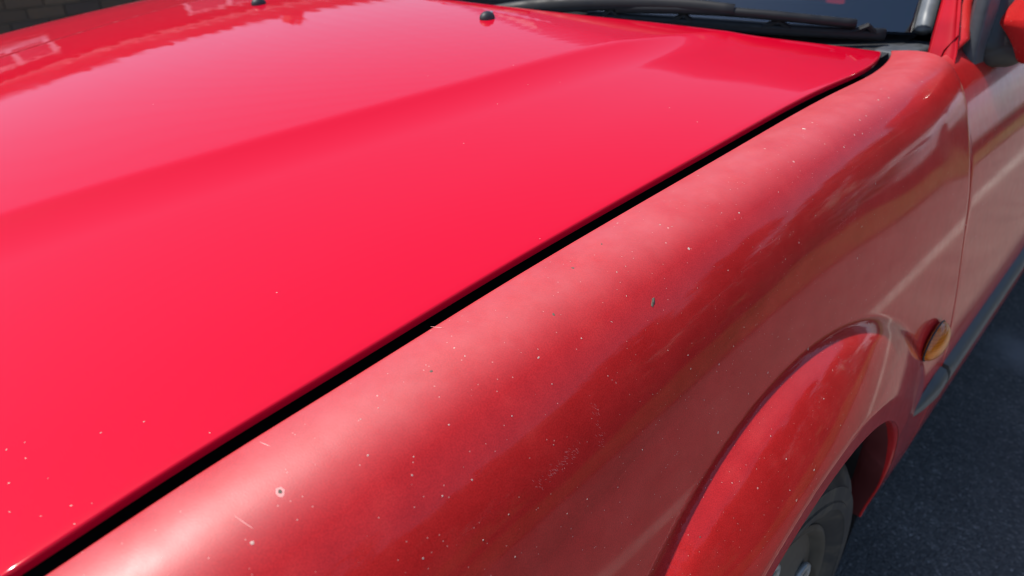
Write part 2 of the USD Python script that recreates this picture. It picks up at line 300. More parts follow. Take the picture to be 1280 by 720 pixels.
def bonnet_z(x, y):
    """height of the bonnet skin: slightly crowned middle, a soft step down along the crease, a flatter outer panel"""
    ax = np.abs(x); ex = EX(np.clip(y, -0.8, 0.56)); xc = XC(np.clip(y, -0.8, 0.6))
    fade = np.clip((0.46 - y)/0.24, 0.15, 1.0)
    q = np.linspace(0, 1, 161)
    s = q*ex[..., None] if np.ndim(ex) else q*ex
    xcn = xc[..., None]; fd = fade[..., None]
    slope = -0.055*np.clip(s/xcn, 0, 1)
    tb = (s - xcn)/0.066
    band = np.where(tb > 0, np.minimum(tb/0.07, 1)*np.clip(1.1 - tb, 0, 1)**1.2, 0)
    slope = slope - 0.30*fd*band - 0.02*np.clip(tb - 0.5, 0, 1) - 0.05*np.clip((s/ex[..., None] - 0.82)/0.18, 0, 1)
    cum = np.concatenate([np.zeros(s.shape[:-1] + (1,)), np.cumsum((slope[..., 1:] + slope[..., :-1])/2*np.diff(s, axis=-1), -1)], -1)
    t = np.clip(ax/ex, 0, 1)*160; i = np.minimum(t.astype(int), 159); w = t - i
    val = np.take_along_axis(cum, i[..., None], -1)[..., 0]*(1-w) + np.take_along_axis(cum, i[..., None] + 1, -1)[..., 0]*w
    val = val - cum[..., -1]
    yy = np.maximum(y, -0.9)
    nose = -2.6*np.clip(-0.615 - y, 0, 1)**2
    rear = -0.06*np.clip(y - 0.20, 0, 1)**2*np.clip((ax - xc)/0.12, 0, 1)
    return ze(yy) + val + nose + rear
S, T = np.linspace(-1, 1, 201), np.linspace(0, 1, 131)
SS, TT = np.meshgrid(S, T, indexing='ij')
YY = YF(SS*0.62) + (YR(SS*0.649) - 0.002 - YF(SS*0.62))*TT
XX = SS*(EX(YY) - 0.0035)
BON = np.stack([XX, YY, bonnet_z(XX, YY)], -1)
bonnet = part(car, 'bonnet', panel(BON, 0.003, 0.007, flip=False), 'bonnet_paint', smooth=True, label='glossy bright red bonnet')

# body side profile at the rear of the wing (x, z) and at the nose, from bonnet gap down to the sill
PR = np.array([(0.667, 0.934), (0.700, 0.943), (0.735, 0.941), (0.765, 0.918), (0.791, 0.872), (0.8144, 0.809), (0.836, 0.70), (0.8546, 0.581), (0.862, 0.50), (0.8635, 0.43), (0.856, 0.33), (0.835, 0.22)])
PF = np.array([(0.634, 0.822), (0.662, 0.820), (0.697, 0.802), (0.730, 0.765), (0.757, 0.712), (0.776, 0.650), (0.794, 0.57), (0.806, 0.49), (0.811, 0.43), (0.810, 0.37), (0.803, 0.29), (0.785, 0.21)])
tk = np.concatenate([[0], np.cumsum(np.linalg.norm(np.diff(PR, axis=0), axis=1))]); tk /= tk[-1]
CR, CF = CubicSpline(tk, PR), CubicSpline(tk, PF)
AY, AZ, AR = 0.0056, 0.287, 0.350
def flare(x, y, z):
    r = np.hypot(y - AY, z - AZ)
    ang = np.degrees(np.arctan2(z - AZ, y - AY))
    w = np.clip((0.466 - r)/(0.466 - 0.381), 0, 1); w = w**0.8*np.clip(w/0.24, 0, 1)*(2 - np.clip(w/0.24, 0, 1))
    w = w*np.clip((ang - 2)/34, 0, 1)*np.clip((192 - ang)/26, 0, 1)
    return x + np.maximum(0.868 - x, 0)*w
def side(y, v, bulge=True):
    w = np.clip((y + 0.72)/1.22, -0.1, 1); w = w*(1.55 - 0.55*w)
    P = CF(v)*(1-w)[..., None] + CR(v)*w[..., None]
    x, z = P[..., 0], P[..., 1]
    k = np.clip(1 - v/0.30, 0, 1); k = k*k*(3-2*k)
    yc = np.clip(y, -0.8, 0.56)
    x0 = 0.634*(1-w) + 0.667*w; z0 = 0.822*(1-w) + 0.934*w
    x = x + k*(EX(yc) + 0.0125 - x0); z = z + k*(ze(np.maximum(yc, -0.9)) - 2.6*np.clip(-0.615 - yc, 0, 1)**2 - 0.004 - z0)
    if bulge: x = flare(x, y, z)
    return np.stack([x, y, z], -1)
GAPY = lambda v: 0.494 + 0.045*np.clip(1 - v/0.16, 0, 1)**2
nu, nv = 190, 210
UU, VV = np.meshgrid(np.linspace(0, 1, nu), np.linspace(0, 1, nv), indexing='ij')
YW = -0.80 + (GAPY(VV) + 0.80)*UU
WING = side(YW, VV)
wing_m = panel(WING, 0.0025, 0.012, flip=True)
arch_cut = lambda P: np.hypot(P[:, 1] - AY, P[:, 2] - AZ) - AR
wing_m = clip(wing_m, arch_cut)
# the rolled lip of the arch, folded inboard
th = np.radians(np.linspace(-2, 198, 140))
from scipy.spatial import cKDTree
WV = WING.reshape(-1, 3); kd = cKDTree(WV[:, 1:])
lipx = WV[kd.query(np.stack([AY + (AR + 0.001)*np.cos(th), AZ + (AR + 0.001)*np.sin(th)], -1), k=3)[1], 0].mean(1) - 0.0006
lipx = np.convolve(np.pad(lipx, 4, mode='edge'), np.ones(9)/9, 'valid')
tap = np.clip(np.degrees(th)/38, 0.30, 1); tap2 = np.clip(0.8 + np.degrees(th)/90, 0.8, 1)
LIP = np.stack([np.stack([lipx - dx*tap, AY + (AR - dr)*np.cos(th), AZ + (AR - dr)*np.sin(th)], -1) for dx, dr in [(0, 0.0), (0.002, 0.003), (0.005, 0.0042), (0.012, 0.0042)]], 1)
lip = trimesh.Trimesh(LIP.reshape(-1, 3), gridfaces(len(th), 4, False), process=False)
FLG = np.stack([np.stack([lipx - dx*(tap if k == 0 else tap2), AY + (AR - dr)*np.cos(th), AZ + (AR - dr)*np.sin(th)], -1) for k, (dx, dr) in enumerate([(0.012, 0.0042), (0.034, 0.0042), (0.05, -0.004)])], 1)
flange = trimesh.Trimesh(FLG.reshape(-1, 3), gridfaces(len(th), 3, False), process=False)
wing_m = clip(wing_m, lambda P: np.where(P[:, 1] > 0.2, P[:, 2] - 0.285, 1.0))
front_wing = part(car, 'front_wing', wing_m, 'faded_paint', smooth=True, label='faded chalky red front wing with chips and a flared arch')
part(front_wing, 'arch_lip', lip, 'faded_paint', smooth=True)
part(front_wing, 'inner_flange', flange, 'dark_red', smooth=True)  # darker than the wing: shade towards the wheel put into its red
# far wing: the same sheet mirrored
far = wing_m.copy(); far.vertices[:, 0] *= -1; far.vertices[:, 2] -= 0.012; far.faces = far.faces[:, ::-1]
part(car, 'front_wing', far, 'bonnet_paint', smooth=True, label='far front wing')
# dark drain channel under both bonnet gaps
yg = np.linspace(-0.74, 0.57, 60); gx = EX(np.clip(yg, -0.8, 0.56)); gz = ze(yg) - 2.6*np.clip(-0.615 - yg, 0, 1)**2
for sgn in (1, -1):
    CH = np.stack([np.stack([sgn*(gx + o), yg, gz - d], -1) for o, d in [(-0.05, 0.022), (-0.05, 0.045), (0.06, 0.045), (0.06, 0.030)]], 1)
    part(car, 'drain_channel', trimesh.Trimesh(CH.reshape(-1, 3), gridfaces(len(yg), 4, sgn > 0), process=False), 'black_gap')
# nose: panel, bumper, headlamps (below the picture)
xs = np.linspace(-0.765, 0.765, 61); zs = np.linspace(0.20, 0.80, 25)
XN, ZN = np.meshgrid(xs, zs, indexing='ij')
YN = -0.845 + 0.045*(np.abs(XN)/0.765)**4 - 0.05*np.exp(-((ZN - 0.45)/0.13)**2) + 0.14*np.clip((ZN-0.6)/0.2, 0, 1)**2
part(car, 'front_bumper', panel(np.stack([XN, YN, ZN], -1), 0.004, 0.02, flip=False), 'grey_plastic', smooth=True)
for sgn in (1, -1):
    hl = ellipsoid((sgn*0.58, -0.80, 0.67), (0.14, 0.06, 0.065), 3); part(car, 'headlamp', hl, 'pane_glass', smooth=True)
# engine bay floor keeps light out from below
part(car, 'bulkhead', cat(box((0, -0.1, 0.62), (1.20, 1.1, 0.02)), box((0, 0.60, 0.62), (1.42, 0.02, 0.62))), 'black_gap')

# ---- doors and rear quarter: the same side profile carried back
BELT = 0.931
def side_back(y, v):
    P = CR(v); x, z = P[..., 0], P[..., 1]
    tail = np.clip((y - 2.3)/1.1, 0, 1)
    return np.stack([x - 0.10*tail**2, y, z], -1)
v0 = 0.085                                    # profile value of the waistline at the glass
def back_panel(y0, y1, n=90, fun0=None, va=v0, vb=0.915):
    U, V = np.meshgrid(np.linspace(0, 1, n), np.linspace(va, vb, 140), indexing='ij')
    a = GAPY(V) + 0.0065 if fun0 else np.full_like(V, y0)
    return side_back(a + (y1 - a)*U, V)
door_m = panel(back_panel(0.5, 1.600, fun0=True), 0.0035, 0.016, flip=True)
rdoor_m = panel(back_panel(1.6065, 2.32), 0.0035, 0.016, flip=True)
RY = 2.50
rear_m = clip(panel(back_panel(2.3265, 3.38), 0.0035, 0.016, flip=True), lambda P: np.hypot(P[:, 1] - RY, P[:, 2] - AZ) - 0.345)
rdoor_m = clip(rdoor_m, lambda P: np.hypot(P[:, 1] - RY, P[:, 2] - AZ) - 0.345)
def mirrored(m):
    q = m.copy(); q.vertices[:, 0] *= -1; q.faces = q.faces[:, ::-1]; return q
door = part(car, 'front_door', door_m, 'door_paint', smooth=True, label='front door panel beside the faded wing')
part(car, 'rear_door', rdoor_m, 'door_paint', smooth=True)
part(car, 'rear_quarter', rear_m, 'door_paint', smooth=True)
for nme, mm in (('front_door', door_m), ('rear_door', rdoor_m), ('rear_quarter', rear_m)): part(car, nme, mirrored(mm), 'door_paint', smooth=True)
part(door, 'door_handle', rbox((0.829, 1.44, 0.74), (0.03, 0.17, 0.035), 0.012), 'black_plastic', smooth=40)
# sills and dark underside
for sgn in (1, -1):
    part(car, 'sill', rbox((sgn*0.78, 1.30, 0.235), (0.10, 1.72, 0.09), 0.02), 'dark_red', smooth=40)
part(car, 'underbody', box((0, 1.3, 0.27), (1.36, 3.9, 0.10)), 'black_gap')
# rub strips on wing and doors
def strip(y0, y1, taper0=False):
    ys = np.linspace(y0, y1, 40); th_ = np.linspace(0, np.pi, 9)
    prof = [(0.0, 0.024), (0.009, 0.022), (0.0145, 0.013), (0.0152, 0.003), (0.0145, -0.009), (0.009, -0.019), (0.0, -0.024)]
    sc = np.ones_like(ys)
    if taper0: sc = np.sqrt(np.clip((ys - y0)/0.085, 0.004, 1))
    V = np.stack([np.stack([0.8612 + dx*sc, ys, np.full_like(ys, 0.478) + dz*(0.15 + 0.85*sc)], -1) for dx, dz in prof], 1)
    m = trimesh.Trimesh(V.reshape(-1, 3), gridfaces(len(ys), len(prof), True), process=False)
    caps = []
    for k, fl in ((0, False), (len(ys)-1, True)):
        idx = [k*len(prof) + j for j in range(len(prof))]
        for j in range(1, len(prof)-1): caps.append((idx[0], idx[j], idx[j+1]) if fl else (idx[0], idx[j+1], idx[j]))
    return trimesh.Trimesh(m.vertices, np.vstack([m.faces, caps]), process=False)
part(car, 'rub_strip', strip(0.375, 0.492, True), 'strip_plastic', smooth=50, label='short piece of grey rub strip behind the wheel arch')
part(car, 'rub_strip', strip(0.504, 1.598), 'strip_plastic', smooth=50)
part(car, 'rub_strip', strip(1.608, 2.12), 'strip_plastic', smooth=50)
# amber side repeater
iy, iz = 0.402, 0.590
Ln = ellipsoid((0.8555, iy, iz), (0.016, 0.041, 0.026), 3)
lens = clip(Ln, lambda P: P[:, 0] - 0.852)
ind = part(car, 'side_indicator', lens, 'amber', smooth=True, label='oval amber side indicator')
thq = np.linspace(0, 2*np.pi, 40, endpoint=False)
part(ind, 'gasket', tube(np.stack([np.full(40, 0.8545), iy + 0.0425*np.cos(thq), iz + 0.0265*np.sin(thq)], -1), 0.0012, 8, closed=True), 'black_plastic', smooth=True)

# ---- wheels
def revolve(profile, cx, cy, cz, n=72, steer=0.0):
    P = np.array(profile); a = np.linspace(0, 2*np.pi, n, endpoint=False)
    V = np.stack([np.repeat(P[:, 0][None], n, 0), P[:, 1]*np.cos(a)[:, None], P[:, 1]*np.sin(a)[:, None]], -1)
    k = len(P); F = []
    for i in range(n):
        for j in range(k-1):
            p, q, r_, s_ = i*k + j, i*k + j + 1, ((i+1) % n)*k + j + 1, ((i+1) % n)*k + j
            F += [(p, q, r_), (p, r_, s_)]
    V = V.reshape(-1, 3); c, s = math.cos(steer), math.sin(steer)
    X, Y = V[:, 0]*c + V[:, 1]*s, -V[:, 0]*s + V[:, 1]*c
    return trimesh.Trimesh(np.stack([X + cx, Y + cy, V[:, 2] + cz], -1), F, process=False)
def wheel(cx, cy, sgn, steer=0.0, detail=True):
    cz = 0.288
    tyre = [(-0.15, 0.19), (-0.155, 0.225), (-0.145, 0.265), (-0.125, 0.284), (-0.09, 0.288), (-0.055, 0.288)]
    for k in range(4):                        # tread grooves
        x0 = -0.05 + 0.018*k; tyre += [(x0, 0.288), (x0 + 0.001, 0.281), (x0 + 0.004, 0.281), (x0 + 0.005, 0.288)]
    tyre += [(0.022, 0.2865), (0.036, 0.281), (0.045, 0.271), (0.051, 0.257), (0.0555, 0.254), (0.0565, 0.244), (0.0572, 0.236), (0.0592, 0.234), (0.0588, 0.224), (0.0568, 0.222), (0.054, 0.212), (0.046, 0.200), (0.040, 0.190), (0.03, 0.186)]
    rim = [(0.036, 0.196), (0.046, 0.195), (0.049, 0.190), (0.045, 0.183), (0.034, 0.177), (0.034, 0.166), (0.037, 0.145), (0.040, 0.115), (0.044, 0.085), (0.045, 0.055), (0.048, 0.045), (0.049, 0.0001)]
    flipx = (lambda pr: [(sgn*x, r_) for x, r_ in pr])
    t = revolve(flipx(tyre), cx, cy, cz, 96, steer); rm = revolve(flipx(rim), cx, cy, cz, 96, steer)
    if sgn < 0:
        for q in (t, rm): q.faces = q.faces[:, ::-1]
    wh = part(car, 'wheel', t, 'tyre_rubber', smooth=35)
    r_ = part(wh, 'wheel_trim', rm, 'wheel_trim', smooth=35)
    rings = []
    for k in range(5):                        # raised ringed openings round the trim
        a = 2*np.pi*k/5 + math.radians(14)
        R0 = 0.140; base = np.array([sgn*0.041, R0*math.cos(a), R0*math.sin(a)])
        q = np.linspace(0, 2*np.pi, 28, endpoint=False)
        er, et = np.array([0, math.cos(a), math.sin(a)]), np.array([0, -math.sin(a), math.cos(a)])
        ring = base + 0.019*np.cos(q)[:, None]*er + 0.021*np.sin(q)[:, None]*et
        c, s = math.cos(steer), math.sin(steer)
        ring = np.stack([ring[:, 0]*c + ring[:, 1]*s + cx, -ring[:, 0]*s + ring[:, 1]*c + cy, ring[:, 2] + cz], -1)
        if detail: part(r_, 'trim_opening', tube(ring, 0.0048, 8, closed=True), 'dull_metal', smooth=True)
wheel(0.785, 0.0, 1, math.radians(3))
wheel(0.785, RY, 1, 0, False)
wheel(-0.785, 0.0, -1, math.radians(3), False); wheel(-0.785, RY, -1, 0, False)
# wheel housings
for (yc, sgn) in ((AY, 1), (AY, -1), (RY, 1), (RY, -1)):
    a = np.radians(np.linspace(-35, 215, 60))
    rows = [np.stack([np.full_like(a, sgn*x), yc + r_*np.cos(a), AZ + r_*np.sin(a)], -1) for x, r_ in [(0.840, 0.349), (0.80, 0.352), (0.50, 0.352), (0.495, 0.02)]]
    m = trimesh.Trimesh(np.stack(rows, 1).reshape(-1, 3), gridfaces(len(a), 4, sgn > 0), process=False)
    part(car, 'wheel_housing', m, 'black_gap', smooth=40)

# ---- scuttle, windscreen, pillars, roof
def scr_base(x):                              # foot of the glass
    return YR(np.clip(x, -0.67, 0.67)) + 0.068 + 0.010*(np.abs(x)/0.64)**2
def screen(x_n, t, off=0.0):
    """windscreen surface: x_n -1..1 across, t 0..1 up the glass"""
    hw = 0.672 - 0.19*t + 0.075*t*t
    x = x_n*hw
    yb = scr_base(x_n*0.655); zb = 0.952 + 0.016*(1 - x_n**2)
    yt = 1.235 + 0.13*x_n**2*1.0; zt = 1.365 - 0.025*x_n**2
    y = yb + (yt - yb)*t; z = zb + (zt - zb)*t + 0.085*np.sin(np.pi*t)
    P = np.stack([x, y, z], -1)
    return P
A_, B_ = np.meshgrid(np.linspace(-1, 1, 81), np.linspace(0, 1, 50), indexing='ij')
SCR = screen(A_, B_)
scr = part(car, 'windscreen', (SCR.reshape(-1, 3), gridfaces(81, 50, True)), 'screen_glass', smooth=True)
def scr_n(P):
    du, dv = np.gradient(P, axis=0), np.gradient(P, axis=1); n = np.cross(du, dv); return n/np.linalg.norm(n, axis=2, keepdims=True)
NS = scr_n(SCR)
INN = SCR - 0.006*NS
# black printed border of the glass, with rounded lower corners
mk = (INN.reshape(-1, 3), gridfaces(81, 50, True))
bm = trimesh.Trimesh(*mk, process=False)
def border(P):
    t = (P[:, 2] - 0.955)/0.42; hw = 0.672 - 0.17*np.clip(t, 0, 1) + 0.055*np.clip(t, 0, 1)**2
    u = hw - 0.048 - np.abs(P[:, 0]); w = (P[:, 2] - 0.985)*1.25; e = (1.345 - P[:, 2])
    r = 0.05
    dx, dz = np.maximum(r - u, 0), np.maximum(r - w, 0)
    ins = np.minimum(np.minimum(u, w), e)
    rr = r - np.hypot(dx, dz)
    return -np.where((u < r) & (w < r), rr, ins)
part(scr, 'black_border', clip(bm, border), 'frit', smooth=True)
# scuttle panel between bonnet and glass
xs = np.linspace(-0.672, 0.672, 141)
rows = []
for k, (f_, dz) in enumerate([(-0.03, -0.034), (0.003, -0.020), (0.012, -0.017), (0.04, -0.020), (0.065, -0.020), (0.090, -0.019), (0.12, -0.035)]):
    xb = np.clip(xs, -0.66, 0.66)
    y = YR(xb) + f_; z = bonnet_z(np.clip(xs, -0.64, 0.64), YR(np.clip(xb, -0.64, 0.64)) - 0.004) + dz
    rows.append(np.stack([xs, y, z], -1))
scut = part(car, 'scuttle_panel', trimesh.Trimesh(np.stack(rows, 1).reshape(-1, 3), gridfaces(141, 7, False), process=False), 'grey_plastic', smooth=True)
for k in range(5):
    pass
# small dark filler between bonnet corner, wing and pillar
for sgn in (1, -1):
    part(car, 'corner_filler', rbox((sgn*0.665, 0.60, 0.921), (0.06, 0.12, 0.03), 0.008), 'grey_plastic', smooth=40)
# side glass, pillars, roof -------------------------------------------------
def curve3(pts, n=40):
    pts = np.array(pts); t = np.linspace(0, 1, len(pts)); return CubicSpline(t, pts)(np.linspace(0, 1, n))
for sgn in (1, -1):
    t = np.linspace(0, 1, 40)
    E = screen(np.full(40, 1.0), t)            # side edge of the glass
    E_lo = screen(np.full(40, 1.0), np.linspace(-0.12, 1, 40))
    edge = E.copy(); edge[:, 0] *= sgn
    # rubber-coloured finisher along the glass edge, curling under at the foot
    lead = edge + [sgn*0.004, 0, 0.004]
    part(car, 'windscreen_finisher', tube(lead, 0.0125, 12), 'trim_rubber', smooth=True)
    part(car, 'windscreen_finisher', tube(edge + [sgn*0.028, 0.006, -0.005], 0.012, 12), 'trim_rubber', smooth=True)
    # A-pillar: painted panel between finisher and door frame
    top = np.array([0.575, 1.345, 1.345])
    L0 = E_lo + np.array([0.035, -0.052, -0.001]); tw = np.clip(1 - 5.5*np.linspace(-0.12, 1, 40), 0.55, 1.05)[:, None]; L1 = L0 + np.array([0.033, -0.016, -0.003])*tw
    PG = np.stack([L0*(1-s_) + L1*s_ + 4*s_*(1-s_)*np.array([0.004, -0.003, 0.004]) for s_ in np.linspace(0, 1, 9)], 1)
    PG[..., 0] *= sgn
    part(car, 'windscreen_pillar', panel(PG, 0.002, 0.004, flip=(sgn < 0)), 'pillar_paint', smooth=True)
    # door frame: slim painted upright just outside the pillar, running on round the glass
    F0 = (L1 + np.array([0.006, 0.002, -0.004]))[3:]
    DG = np.stack([F0 + np.array([0.0110, 0.016, -0.003])*s_ + 4*s_*(1-s_)*np.array([0.003, -0.003, 0.001]) for s_ in np.linspace(0, 1, 7)], 1)
    DG[..., 0] -= 0.024*np.clip((0.958 - DG[..., 2])/0.022, 0, 1)
    DG[..., 0] *= sgn
    part(car, 'door_frame', panel(DG, 0.002, 0.008, flip=(sgn < 0), sides=(0, 1, 1, 0)), 'door_paint', smooth=True)
    # cant rail over the doors and side glass
    yy_ = np.linspace(1.36, 3.0, 30)
    rail = np.stack([np.full(30, sgn*0.600) - sgn*0.05*((yy_-1.36)/1.64)**2, yy_, 1.325 + 0.03*np.sin(np.pi*(yy_-1.2)/2.2) - 0.05*((yy_-1.36)/1.64)**2], -1)
    part(car, 'roof_rail', tube(rail, 0.030, 12), 'pillar_paint', smooth=True)
    U_, V_ = np.meshgrid(np.linspace(0, 1, 50), np.linspace(0, 1, 20), indexing='ij')
    ylo = 0.62 + (3.10 - 0.62)*U_; yhi = 1.36 + (2.85 - 1.36)*U_
    xl, xh = 0.742 - 0.02*U_, 0.600 - 0.03*U_
    SG = np.stack([sgn*(xl + (xh - xl)*V_ + 0.012*np.sin(np.pi*V_)), ylo + (yhi - ylo)*V_, 0.935 + (1.325 - 0.935)*V_], -1)
    part(car, 'side_glass', (SG.reshape(-1, 3), gridfaces(50, 20, sgn > 0)), 'window_glass', smooth=True)
    for yb_, yt_ in ((1.60, 1.95), (2.34, 2.40)):
        part(car, 'door_pillar', tube(np.array([[sgn*0.738, yb_, 0.93], [sgn*0.678, (yb_+yt_)/2, 1.13], [sgn*0.595, yt_, 1.325]]), 0.022, 8), 'black_plastic', smooth=True)
    part(car, 'waist_seal', tube(np.array([[sgn*0.752, 0.62, 0.936], [sgn*0.752, 1.6, 0.936], [sgn*0.735, 3.05, 0.936]]), 0.009, 8), 'black_plastic', smooth=True)
U_, V_ = np.meshgrid(np.linspace(-1, 1, 60), np.linspace(0, 1, 50), indexing='ij')
yf_ = screen(U_, np.ones_like(U_))[..., 1]
RF = np.stack([U_*(0.605 - 0.04*V_), yf_ + (3.0 - yf_)*V_, 1.37 - 0.03*U_**2 + 0.035*np.sin(np.pi*V_*0.9) - 0.04*V_**2], -1)
part(car, 'roof', panel(RF, 0.004, 0.02, flip=False), 'pillar_paint', smooth=True)
U_, V_ = np.meshgrid(np.linspace(-1, 1, 40), np.linspace(0, 1, 30), indexing='ij')
TG = np.stack([U_*(0.545 + 0.20*V_), 3.0 + 0.38*np.sin(V_*np.pi/2), 1.33 - 0.40*V_], -1)
part(car, 'rear_window', (TG.reshape(-1, 3), gridfaces(40, 30, True)), 'window_glass', smooth=True)
TG2 = np.stack([U_*0.76, 3.385 + 0.03*np.sin(np.pi*V_), 0.93 - 0.70*V_], -1)
part(car, 'tailgate', panel(TG2, 0.004, 0.02, flip=False), 'door_paint', smooth=True)
# cabin: dashboard, lining and front seats
dx_ = np.linspace(-0.66, 0.66, 30)
D_ = np.stack([np.stack([dx_, YR(dx_)*0 + y, np.full(30, z)], -1) for y, z in [(0.40, 0.925), (0.75, 0.945), (0.92, 0.935), (0.98, 0.86), (0.98, 0.4)]], 1)
part(car, 'dashboard', trimesh.Trimesh(D_.reshape(-1, 3), gridfaces(30, 5, False), process=False), 'interior', smooth=40)
for sx_ in (0.36, -0.36):
    part(car, 'seat', cat(rbox((sx_, 1.55, 0.50), (0.48, 0.5, 0.16), 0.05), rbox((sx_, 1.84, 0.82), (0.46, 0.14, 0.62), 0.06), rbox((sx_, 1.90, 1.20), (0.26, 0.10, 0.16), 0.045)), 'interior', smooth=40)

# ---- wipers: arm, bridge frame and rubber, lying low on the glass
def on_screen(x, t, lift):
    xn = np.asarray(x)/(0.672 - 0.19*t); P = screen(xn, t)
    e = 1e-3; du = screen(xn + e, t) - P; dv = screen(xn, t + e) - P; n = np.cross(du, dv); n /= np.linalg.norm(n, axis=-1, keepdims=True)
    return P + n*np.asarray(lift)[..., None] if np.ndim(lift) else P + n*lift
def wiper(xa, xb, ta, tb, xp):
    n = 40; q = np.linspace(0, 1, n); xs_ = xa + (xb - xa)*q; ts = ta + (tb - ta)*q
    blade = tube(on_screen(xs_, ts, 0.006), 0.0062, 8, flat=1.4)
    wp = part(car, 'wiper_blade', blade, 'wiper_black', smooth=True)
    fr = on_screen(xs_, ts + 0.006, 0.016 + 0.012*np.sin(np.pi*q))
    part(wp, 'bridge', tube(fr[4:-4], 0.0072, 8), 'wiper_black', smooth=True)
    for c0 in (0.05, 0.30, 0.62, 0.88):
        k0, k1 = int(c0*n), int((c0 + 0.09)*n)
        part(wp, 'claw', tube(np.array([on_screen(xs_[k0], ts[k0], 0.007), on_screen((xs_[k0]+xs_[k1])/2, ts[k0] + 0.004, 0.020), on_screen(xs_[k1], ts[k1], 0.007)]), 0.0045, 6), 'wiper_black')
    m = int(n*0.5)
    p1 = on_screen(xs_[m], ts[m] + 0.006, 0.032)
    p0 = on_screen(xp, -0.03, 0.014) + np.array([0, -0.02, -0.002])
    pm = (p0 + p1)/2 + [0, 0, 0.016]
    arm = curve3([p0, p0*0.7 + p1*0.3 + [0, 0.004, 0.012], p0*0.35 + p1*0.65 + [0, 0.004, 0.012], p1], 24)
    ar = part(car, 'wiper_arm', tube(arm, np.linspace(0.0135, 0.009, 24), 10, flat=0.6), 'wiper_black', smooth=True)
    part(ar, 'pivot_cap', ellipsoid(p0, (0.02, 0.02, 0.013), 3), 'wiper_black', smooth=True)
wiper(0.255, 0.635, -0.016, -0.010, 0.12)
wiper(-0.45, 0.22, -0.030, 0.002, -0.55)

# ---- washer jets on the bonnet
for (nx, ny) in ((0.201, 0.180), (-0.205, 0.045)):
    nz = float(bonnet_z(np.array([[nx]]), np.array([[ny]]))[0, 0])
    body = ellipsoid((nx, ny, nz + 0.001), (0.0095, 0.013, 0.010), 3)
    body.vertices[:, 2] = np.maximum(body.vertices[:, 2], nz - 0.002)
    wj = part(car, 'washer_jet', body, 'black_plastic', smooth=True)
    part(wj, 'nozzle', ellipsoid((nx + 0.002, ny + 0.006, nz + 0.008), (0.003, 0.004, 0.0026), 2), 'chrome', smooth=True)

# ---- door mirror: dark mount in the window corner, dark arm, red shell, mirror glass
import manifold3d as m3
def hull(spheres):
    mm = m3.Manifold.batch_hull([m3.Manifold.sphere(r, 24).translate(tuple(map(float, c))) for c, r in spheres]).to_mesh()
    return trimesh.Trimesh(mm.vert_properties[:, :3], mm.tri_verts, process=False)
mount = hull([((0.752, 0.603, 0.905), 0.010), ((0.747, 0.606, 1.01), 0.009), ((0.735, 0.635, 1.065), 0.010), ((0.758, 0.80, 0.93), 0.012), ((0.700, 0.78, 1.11), 0.010)])
dm = part(car, 'door_mirror', mount, 'grey_plastic', smooth=60, label='door mirror with dark mount and red shell')
def dense(m, L=0.006):
    mm = m3.Manifold(m3.Mesh(np.asarray(m.vertices, np.float32), np.asarray(m.faces, np.uint32))).refine_to_length(L).to_mesh()
    t = trimesh.Trimesh(mm.vert_properties[:, :3], mm.tri_verts, process=False); t.merge_vertices()
    trimesh.smoothing.filter_taubin(t, iterations=20); return t
part(dm, 'mirror_arm', dense(hull([((0.756, 0.665, 0.940), 0.032), ((0.752, 0.675, 0.985), 0.026), ((0.778, 0.690, 0.935), 0.028), ((0.800, 0.715, 0.945), 0.022)])), 'black_plastic', smooth=True)
shell = dense(hull([((0.771, 0.655, 0.975), 0.009), ((0.808, 0.680, 0.935), 0.017), ((0.985, 0.705, 0.930), 0.025), ((0.965, 0.715, 1.055), 0.030), ((0.825, 0.700, 1.065), 0.026), ((0.88, 0.640, 0.985), 0.040)]))
part(dm, 'mirror_shell', shell, 'faded_paint', smooth=True)
part(dm, 'mirror_glass', rbox((0.89, 0.740, 0.990), (0.15, 0.006, 0.10), 0.0028), 'mirror_silver', smooth=40)

